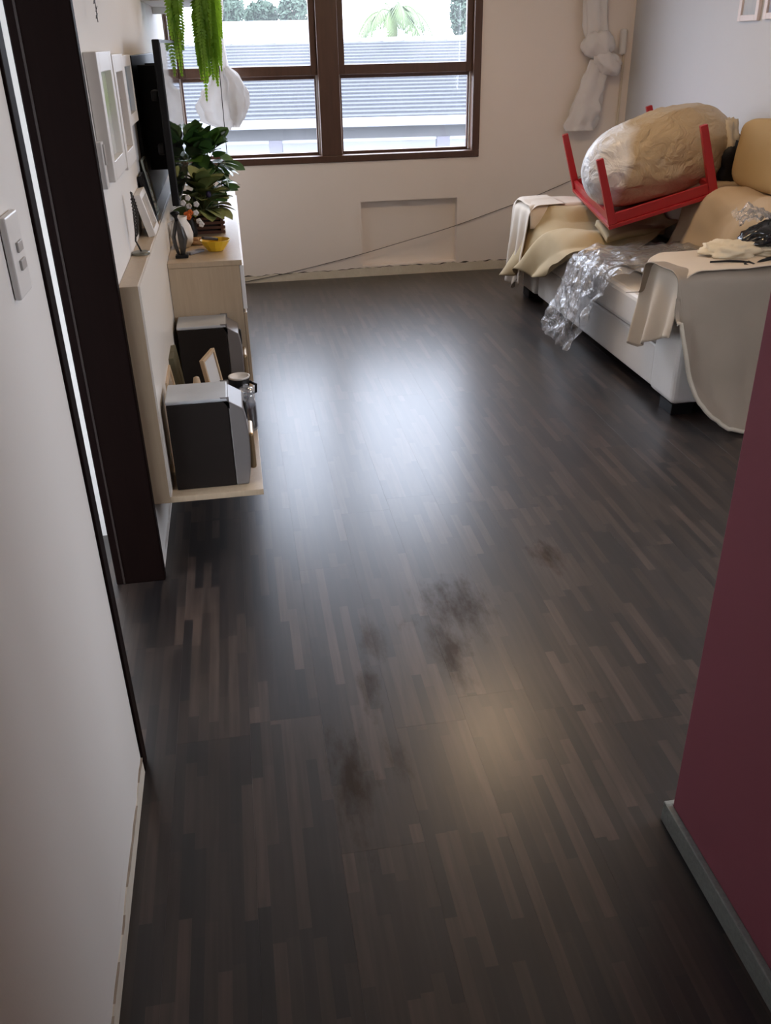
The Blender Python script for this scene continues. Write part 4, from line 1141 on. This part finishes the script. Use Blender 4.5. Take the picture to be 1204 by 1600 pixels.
# ================================================================== SOFA
SX0, SX1, SY0, SY1 = 1.935, 2.885, 3.60, 5.96
so = empty('sofa', 'off-white two seat sofa under dust sheets against the right wall', 'sofa', (0, 0, 0))
MB().box(SX0 + 0.02, SX1 - .02, SY0 + 0.28, SY1 - 0.28, 0.055, 0.265).build('seat_base', M_SOFA, so, bevel=0.012, segs=3)
MB().box(SX0, SX1 - .02, SY0 + 0.282, (SY0 + SY1) / 2 - .003, 0.272, 0.45).build('seat_cushion', M_SOFA, so, bevel=0.03, segs=3)
MB().box(SX0, SX1 - .02, (SY0 + SY1) / 2 + .003, SY1 - 0.282, 0.272, 0.45).build('seat_cushion', M_SOFA, so, bevel=0.03, segs=3)
MB().box(SX0, SX1, SY0 + .01, SY0 + 0.262, 0.055, 0.655).build('armrest', M_SOFA, so, bevel=0.025, segs=3)
MB().box(SX0, SX1, SY1 - 0.262, SY1, 0.055, 0.615).build('armrest', M_SOFA, so, bevel=0.025, segs=3)
MB().box(2.64, SX1, SY0 + 0.262, SY1 - 0.262, 0.46, 0.80).build('backrest', M_SOFA, so, bevel=0.04, segs=3)
for x in (SX0 + 0.03, SX1 - 0.12):
    for y in (SY0 + 0.03, SY0 + 0.19, SY1 - 0.26, SY1 - 0.12):
        if y == SY0 + 0.19 or y == SY1 - 0.26: continue
        MB().box(x - .02, x + 0.09, y - 0.01, y + 0.12, 0.0005, 0.054).build('foot', M_BLACK, so, bevel=0.003)

def wr(p_, amp, s1, seed, s2=None):
    return amp * nz(p_[0] * s1 + seed, p_[1] * s1, p_[2] * s1) + amp * .45 * nz(p_[0] * s1 * 2.7 + seed, p_[1] * s1 * 2.7, p_[2] * s1 * 2.7 + 5)

# ---- cream sheet over the far armrest
m = MB()
P = smooth_path([(6.02, 0.20), (6.0, 0.60), (5.96, 0.640), (5.69, 0.645), (5.655, 0.60), (5.64, 0.50)], n=80, it=6)
def fn(u, v):
    q = P(v)
    x = 1.865 + (2.86 - 1.865) * u
    y, z = q.x, q.y
    z += 0.012 * nz(x * 6, y * 6, 1) + 0.004
    return (x, y, z)
m.grid(fn, 40, 40)
m.build  # joined below with the front fall
P2 = smooth_path([(2.1, 0.645), (1.905, 0.640), (1.865, 0.60), (1.855, 0.40), (1.842, 0.07)], n=80, it=5)
def fn2(u, v):
    y = 5.66 + (6.03 - 5.66) * u
    L_ = 1.0 - 0.18 * (1 - u) * (0.5 + 0.5 * math.sin(u * 9))
    q = P2(v * L_)
    drop = max(0, 0.62 - q.y)
    fold = 0.022 * math.sin(u * 17 + 1.0) * min(1, drop * 3.5) + 0.02 * nz(y * 7, q.y * 2.5, 4) * min(1, drop * 4)
    return (q.x - 0.015 * min(1, drop * 3) - fold, y + 0.05 * drop * (u - .3), q.y + 0.004)
sh = empty('dust_sheet', 'cream dust sheet hanging over the far sofa armrest', 'dust sheet', (0, 0, 0))
m.build('top_cloth', M_SHEET, sh, smooth=True, solid=0.003)
MB().grid(fn2, 60, 50).build('front_fall', M_SHEET, sh, smooth=True, solid=0.003)

# ---- ochre canvas thrown over the far half of the seat
P3 = smooth_path([(2.62, 0.60), (2.50, 0.56), (2.25, 0.515), (1.98, 0.500), (1.895, 0.47), (1.868, 0.36), (1.835, 0.10)], n=90, it=7)
cv_ = empty('canvas_sheet', 'ochre canvas drop cloth crumpled over the seat and hanging down', 'canvas sheet', (0, 0, 0))
def fn3(u, v):
    # u: 0 near edge .. 1 far edge ; v: 0 back .. 1 front hem
    near = 5.10 - 0.62 * max(0, v - 0.1) * (1 - max(0, v - 0.62) / 0.38) - 0.05 * v
    far = 5.66 + 0.30 * max(0, v - 0.55) / 0.45
    y = near + (far - near) * u
    hem = 0.76 + 0.20 * u ** 0.7
    t = v * hem
    q = P3(t)
    x, z = q.x, q.y
    rise = 0.10 * max(0, u - 0.55) / 0.45 * (1 - max(0, v - .6) / .4)      # climbs up the far arm
    ridge = 0.060 * math.sin(u * 10.5 - v * 6.0 + 0.8) * (0.35 + 0.65 * v) + 0.06 * math.exp(-((u - 0.45 - 0.25 * v) / 0.12) ** 2) * (1 - .3 * v)
    w_ = wr((x, y, z), 0.030, 3.2, 11)
    front = max(0, (t - 0.70) / 0.26)
    z2 = z + (rise + max(-.004, ridge + w_) * (1 - .55 * front)) 
    x2 = x - abs(ridge + w_) * 0.8 * front - 0.02 * front * u
    return (x2, y + 0.02 * nz(x * 5, z * 5, 2), max(z2, 0.075) if x < 1.99 else max(z2, 0.462))
MB().grid(fn3, 90, 90).build('cloth', M_CANVAS, cv_, smooth=True, solid=0.004)
# folded back corner of the canvas, with a thickness of several layers
def fn3b(u, v):
    x = 2.10 + 0.42 * u
    y = 4.93 + 0.20 * v + 0.05 * u + 0.10 * u * (1 - v)
    z = 0.555 + 0.015 * math.sin(3 * u + 2 * v) + 0.05 * v * (1 - u * .6)
    return (x, y, z)
MB().grid(fn3b, 20, 12).build('folded_corner', M_CANVAS, cv_, smooth=True, solid=0.035)

# ---- cloth over the sofa back and near half of the seat
bc = empty('back_cover', 'ochre and cream cloth pulled over the sofa back', 'sofa cover', (0, 0, 0))
P4 = smooth_path([(2.895, 0.70), (2.885, 0.835), (2.84, 0.85), (2.66, 0.845), (2.60, 0.80), (2.56, 0.60), (2.50, 0.500), (2.30, 0.475), (2.12, 0.468)], n=90, it=6)
def fn4(u, v):
    y = 3.86 + (4.93 - 3.86) * u + 0.10 * (v - .5) * u
    q = P4(v)
    bul = 0.06 * math.sin(math.pi * min(1, max(0, (v - .2) / .6)))
    w_ = wr((q.x, y, q.y), 0.030, 4.0, 3) + 0.018 * math.sin(y * 17 + q.y * 6)
    return (min(q.x - max(-.02, w_) * .9 - bul, 2.9), y, max(q.y + max(-.01, w_) * 0.5 + bul * .35, 0.462))
MB().grid(fn4, 70, 80).build('cloth', mat('sand_cotton_cover', (0.46, 0.32, 0.165), 0.85, scale=2.5, col2=(0.58, 0.47, 0.35)), bc, smooth=True, solid=0.003)

# tall back cushion under ochre cloth at the right edge
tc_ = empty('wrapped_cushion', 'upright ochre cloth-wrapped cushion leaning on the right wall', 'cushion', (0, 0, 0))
def sup(c, rx, ry, rz, e, seed, amp, M, n=48):
    def f(q): return math.copysign(abs(q) ** e, q)
    def fn(u, v):
        a, b_ = 2 * math.pi * u, math.pi * (v - 0.5)
        d = Vector((f(math.cos(a)) * f(math.cos(b_)), f(math.sin(a)) * f(math.cos(b_)), f(math.sin(b_))))
        k = 1 + amp * nz(d.x * 1.5 + seed, d.y * 1.5, d.z * 1.5) + amp * .4 * nz(d.x * 5 + seed, d.y * 5, d.z * 5)
        return Vector(c) + M @ Vector((d.x * rx * k, d.y * ry * k, d.z * rz * k))
    return MB().grid(fn, n, n // 2, wrapu=True)
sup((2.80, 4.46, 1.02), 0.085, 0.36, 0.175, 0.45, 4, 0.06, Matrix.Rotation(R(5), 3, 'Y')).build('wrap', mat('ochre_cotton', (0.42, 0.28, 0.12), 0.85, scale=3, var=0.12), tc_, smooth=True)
# dark bag showing between bundle and cushion
db = empty('dark_bag', 'small black bag wedged behind the wrapped bundle on the sofa', 'bag', (0, 0, 0))
lump((2.79, 4.93, 0.965), 0.10, 0.085, 0.13, 31, 0.25).build('body', M_BLACK, db, smooth=True)

# ---- upside-down red table
KT_ = 2.3
M3 = Euler((0.01512715, -0.29420308, -0.19518755), 'XYZ').to_matrix()
tb = empty('red_table', 'small red painted wooden table upside down on the sofa', 'table', (0, 0, 0))
c0 = Vector((1.0607874, 2.32062266, 0.0)) * KT_
c0.z = 1.6 - (1.6 - 1.22650932) * KT_
tb.location = c0
tb.rotation_euler = Euler((0.01512715, -0.29420308, -0.19518755), 'XYZ')
TL_, TW_, TH_ = 0.26311779 * KT_, 0.55460604 * KT_ , 0.16409222 * KT_
MB().box(-TL_ / 2, TL_ / 2, -TW_ / 2, TW_ / 2, 0, 0.022).build('tabletop', M_REDWOOD, tb, bevel=0.003)
for sg in (-1, 1):
    MB().box(-TL_ / 2 + .045, TL_ / 2 - .045, sg * (TW_ / 2 - 0.028) - 0.011, sg * (TW_ / 2 - 0.028) + 0.011, 0.0225, 0.075).build('apron', M_REDWOOD, tb, bevel=0.002)
    MB().box(sg * (TL_ / 2 - 0.028) - 0.011, sg * (TL_ / 2 - 0.028) + 0.011, -TW_ / 2 + .045, TW_ / 2 - .045, 0.0225, 0.075).build('apron', M_REDWOOD, tb, bevel=0.002)
for sx_ in (-1, 1):
    for sy2 in (-1, 1):
        xa, ya = sx_ * (TL_ / 2 - 0.026), sy2 * (TW_ / 2 - 0.026)
        m = MB()
        a, b_ = 0.023, 0.0185
        m.add([(xa - a, ya - a, .0225), (xa + a, ya - a, .0225), (xa + a, ya + a, .0225), (xa - a, ya + a, .0225),
               (xa - b_, ya - b_, TH_), (xa + b_, ya - b_, TH_), (xa + b_, ya + b_, TH_), (xa - b_, ya + b_, TH_)],
              [(0, 3, 2, 1), (4, 5, 6, 7), (0, 1, 5, 4), (1, 2, 6, 5), (2, 3, 7, 6), (3, 0, 4, 7)])
        m.build('leg', M_REDWOOD, tb, bevel=0.003)

# ---- plastic wrapped bundle lying in the table
def wrap_mat():
    m, nt, N, L, b = nodes_of('plastic_wrapped_bedding')
    tc = N.new('ShaderNodeTexCoord')
    n1 = N.new('ShaderNodeTexNoise'); n1.inputs['Scale'].default_value = 2.5; n1.inputs['Detail'].default_value = 4
    L.new(tc.outputs['Object'], n1.inputs['Vector'])
    sp_ = N.new('ShaderNodeSeparateXYZ'); L.new(tc.outputs['Generated'], sp_.inputs[0])
    # white inner sheet shows at the left end and along the top front
    a = N.new('ShaderNodeMath'); a.operation = 'MULTIPLY_ADD'; a.inputs[1].default_value = 0.35
    L.new(n1.outputs['Fac'], a.inputs[0]); L.new(sp_.outputs[0], a.inputs[2])
    z2 = N.new('ShaderNodeMath'); z2.operation = 'MULTIPLY_ADD'; z2.inputs[1].default_value = -0.22
    L.new(sp_.outputs[2], z2.inputs[0]); L.new(a.outputs[0], z2.inputs[2])
    mr = N.new('ShaderNodeMapRange'); mr.inputs[1].default_value = 0.24; mr.inputs[2].default_value = 0.32
    L.new(z2.outputs[0], mr.inputs[0])
    mix = N.new('ShaderNodeMix'); mix.data_type = 'RGBA'
    mix.inputs[6].default_value = (0.74, 0.75, 0.77, 1); mix.inputs[7].default_value = (0.46, 0.355, 0.22, 1)
    L.new(mr.outputs[0], mix.inputs[0]); L.new(mix.outputs[2], b.inputs['Base Color'])
    b.inputs['Roughness'].default_value = 0.6
    b.inputs['Coat Weight'].default_value = 0.5; b.inputs['Coat Roughness'].default_value = 0.25
    n2 = N.new('ShaderNodeTexNoise'); n2.inputs['Scale'].default_value = 9; n2.inputs['Detail'].default_value = 6; n2.inputs['Distortion'].default_value = 1.5
    L.new(tc.outputs['Object'], n2.inputs['Vector'])
    bp = N.new('ShaderNodeBump'); bp.inputs['Strength'].default_value = 0.8; bp.inputs['Distance'].default_value = 0.04
    L.new(n2.outputs['Fac'], bp.inputs['Height']); L.new(bp.outputs[0], b.inputs['Normal'])
    return m
bd = empty('wrapped_bundle', 'bulky rolled bedding wrapped in pale plastic between the red table legs', 'bundle', (2.415, 5.08, 0.975))
bd.rotation_euler = (0, R(-15), R(-4))
def fnb(u, v):
    a = 2 * math.pi * u
    t = 2 * v - 1
    x = 0.44 * math.sin(t * math.pi / 2)
    r = 0.285 * max(0.0, (1 - abs(math.sin(t * math.pi / 2)) ** (3.2 if t < 0 else 2.4))) ** 0.5
    r *= 0.90 + 0.07 * t
    ca, sa = math.cos(a), math.sin(a)
    k = 1 + 0.11 * nz(x * 3 + 2, ca * 1.2, sa * 1.2) + 0.06 * nz(x * 7, ca * 3.5, sa * 3.5) + 0.03 * nz(x * 20, ca * 7, sa * 7)
    if t < -0.5: k += 0.05 * math.sin(9 * a + 3 * x) * (-t - .5)
    z = r * sa * k
    if z < -0.17: z = -0.17 + (z + 0.17) * 0.45
    return (x, r * ca * k * .95, z)
MB().grid(fnb, 72, 56, wrapu=True).build('roll', wrap_mat(), bd, smooth=True)
# gathered film at the right end
lump((0.355, -0.05, -0.02), 0.075, 0.13, 0.135, 53, 0.3, Matrix.Rotation(R(20), 3, 'Y'), n=40).build('gathered_end', mat('milky_plastic', (0.55, 0.46, 0.32), 0.4, var=0.15, bump=0.4, bscale=12), bd, smooth=True)

# ---- clear plastic film spilling over the seat edge
P5 = smooth_path([(2.52, 0.535), (2.25, 0.520), (1.97, 0.515), (1.90, 0.48), (1.86, 0.35), (1.81, 0.12), (1.775, 0.035)], n=90, it=5)
pf = empty('plastic_sheet', 'crumpled clear plastic sheet spilling over the sofa seat edge', 'plastic sheet', (0, 0, 0))
def film(seed, lift, y0a, y0b, y1a, y1b, t1):
    def fn(u, v):
        y = (y0a + (y0b - y0a) * v) * (1 - u) + (y1a + (y1b - y1a) * v) * u
        q = P5(v * t1)
        w_ = 0.020 * nz(q.x * 8 + seed, y * 8, q.y * 8) + 0.016 * nz(q.x * 19 + seed, y * 19, q.y * 19) + 0.010 * math.sin(y * 30 + v * 7 + seed)
        f = max(0, (v - .5) / .5)
        w_ = abs(w_) + lift
        return (q.x - w_ * (0.3 + 1.4 * f), y + 0.02 * nz(y * 9, v * 9, seed), max(q.y + w_ * (1.2 - f), 0.012))
    return MB().grid(fn, 70, 90)
film(2.0, 0.004, 4.02, 4.55, 4.80, 5.02, 1.0).build('film_layer', M_FILM, pf, smooth=True)
film(7.0, 0.022, 4.10, 4.62, 4.70, 4.95, 0.93).build('film_layer', M_FILM, pf, smooth=True)

# ---- taupe cover over the near armrest
nc = empty('armrest_cover', 'taupe cover draped over the near armrest down to the floor', 'sofa cover', (0, 0, 0))
P6 = smooth_path([(4.05, 0.485), (3.90, 0.52), (3.875, 0.665), (3.80, 0.680), (3.60, 0.690), (3.535, 0.665), (3.515, 0.45), (3.47, 0.20), (3.385, 0.008)], n=120, it=5)
def hem_z(x):
    pts = ((1.84, 0.62), (1.868, 0.44), (1.90, 0.29), (1.945, 0.16), (2.01, 0.085), (2.08, 0.035), (2.16, 0.012), (3.0, 0.010))
    for i in range(1, len(pts)):
        if x <= pts[i][0]:
            k = (x - pts[i - 1][0]) / (pts[i][0] - pts[i - 1][0])
            return pts[i - 1][1] * (1 - k) + pts[i][1] * k
    return 0.01
TS = [P6(k / 240) for k in range(241)]
def t_for(z):
    for k in range(150, 241):
        if TS[k].y <= z: return k / 240
    return 1.0
def fn6(u, v):
    x = 1.845 + (2.86 - 1.845) * u ** 1.25
    te = t_for(hem_z(x))
    t = v * te
    q = P6(t)
    hang = max(0, 0.66 - q.y) if t > .55 else 0
    fold = 0.012 * math.sin(x * 21 + 1) * min(1, hang * 2.5) + 0.014 * nz(x * 4, q.y * 2, 3) * min(1, hang * 3) + 0.006 * nz(x * 9, q.x * 9, q.y * 9)
    edge = 0.03 * math.exp(-(u / 0.05) ** 2) * min(1, hang * 4)
    # the hem rolls outwards
    roll_ = 0.035 * max(0, (v - 0.93) / 0.07) ** 2 if te > .6 else 0
    return (x, q.x - abs(fold) - roll_ + edge, max(0.006, q.y + 0.006 * nz(x * 8, q.x * 8, 1) + 0.003))
MB().grid(fn6, 80, 110).build('cloth', M_TAUPE, nc, smooth=True, solid=0.004)
# hem roll along the curved lower edge
hem = []
for k in range(61):
    u = k / 60
    q = fn6(u, 1.0)
    hem.append((q[0], q[1] - 0.006, max(q[2], 0.014)))
MB().tube(hem, 0.010, 8).build('hem', mat('cream_hem', (0.52, 0.47, 0.38), 0.75), nc, smooth=True)
P7 = smooth_path([(2.35, 0.694), (1.95, 0.692), (1.895, 0.665), (1.880, 0.50), (1.855, 0.25)], n=80, it=4)
def fn7(u, v):
    y = 3.545 + (3.925 - 3.545) * u
    ln = 1.0 - 0.04 * abs(math.sin(u * 3.1 + .4)) - 0.16 * (1 - u) ** 1.5
    q = P7(v * ln)
    hang = max(0, 0.66 - q.y)
    fold = 0.024 * math.sin(u * 13 + 0.5) * min(1, hang * 3.5) + 0.012 * nz(y * 12, q.y * 4, 2) * min(1, hang * 4)
    return (q.x - 0.012 - fold, y + 0.02 * hang * (u - .5), q.y + 0.006 + 0.006 * nz(q.x * 9, y * 9, 0))
MB().grid(fn7, 50, 60).build('front_flap', mat('sand_flap_fabric', (0.60, 0.51, 0.40), 0.8, scale=4, var=0.08), nc, smooth=True, solid=0.004)

# ---- pile on the armrest: cream cloth, black shoe-like bag in plastic, black strap
cc = empty('crumpled_cloth', 'crumpled cream cloth lying on the near armrest', 'cloth', (0, 0, 0))
lump((2.215, 3.80, 0.725), 0.13, 0.10, 0.042, 41, 0.35, n=48).build('cloth', mat('cream_rag', (0.72, 0.62, 0.44), 0.85, var=0.1), cc, smooth=True)
lump((2.42, 3.82, 0.715), 0.15, 0.11, 0.035, 44, 0.3, n=48).build('cloth_end', mat('cream_rag', (0.72, 0.62, 0.44), 0.85, var=0.1), cc, smooth=True)
bb = empty('black_bag', 'glossy black bag on the cream cloth at the right photo edge', 'bag', (0, 0, 0))
lump((2.42, 3.82, 0.785), 0.155, 0.095, 0.052, 47, 0.25, Matrix.Rotation(R(-16), 3, 'Y'), n=48).build('body', mat('glossy_black_bag', (0.012, 0.014, 0.016), 0.18), bb, smooth=True)
tl = [(2.05, 3.66, 0.706), (2.14, 3.65, 0.708), (2.20, 3.63, 0.704), (2.25, 3.62, 0.690), (2.27, 3.63, 0.703), (2.36, 3.66, 0.710), (2.46, 3.72, 0.74)]
sp5 = smooth_path(tl, n=50, it=3)
MB().tube([sp5(k / 40) for k in range(41)], [0.004 + 0.006 * (k / 40) for k in range(41)], 8).build('strap', M_BLACK, bb, smooth=True)
MB().tube([(2.20, 3.63, 0.702), (2.185, 3.60, 0.698), (2.205, 3.585, 0.690), (2.225, 3.60, 0.698), (2.215, 3.63, 0.703)], 0.007, 8).build('buckle_loop', M_BLACK, bb, smooth=True)
def fnp(u, v):
    return (2.27 + 0.22 * u, 3.84 + 0.10 * v, 0.78 + 0.11 * math.sin(math.pi * (0.25 + .6 * u)) * (0.6 + .4 * v) + 0.03 * nz(u * 7, v * 7, 2) + 0.015 * nz(u * 20, v * 20, 7))
MB().grid(fnp, 24, 20).build('plastic_wrap', M_FILM, bb, smooth=True)
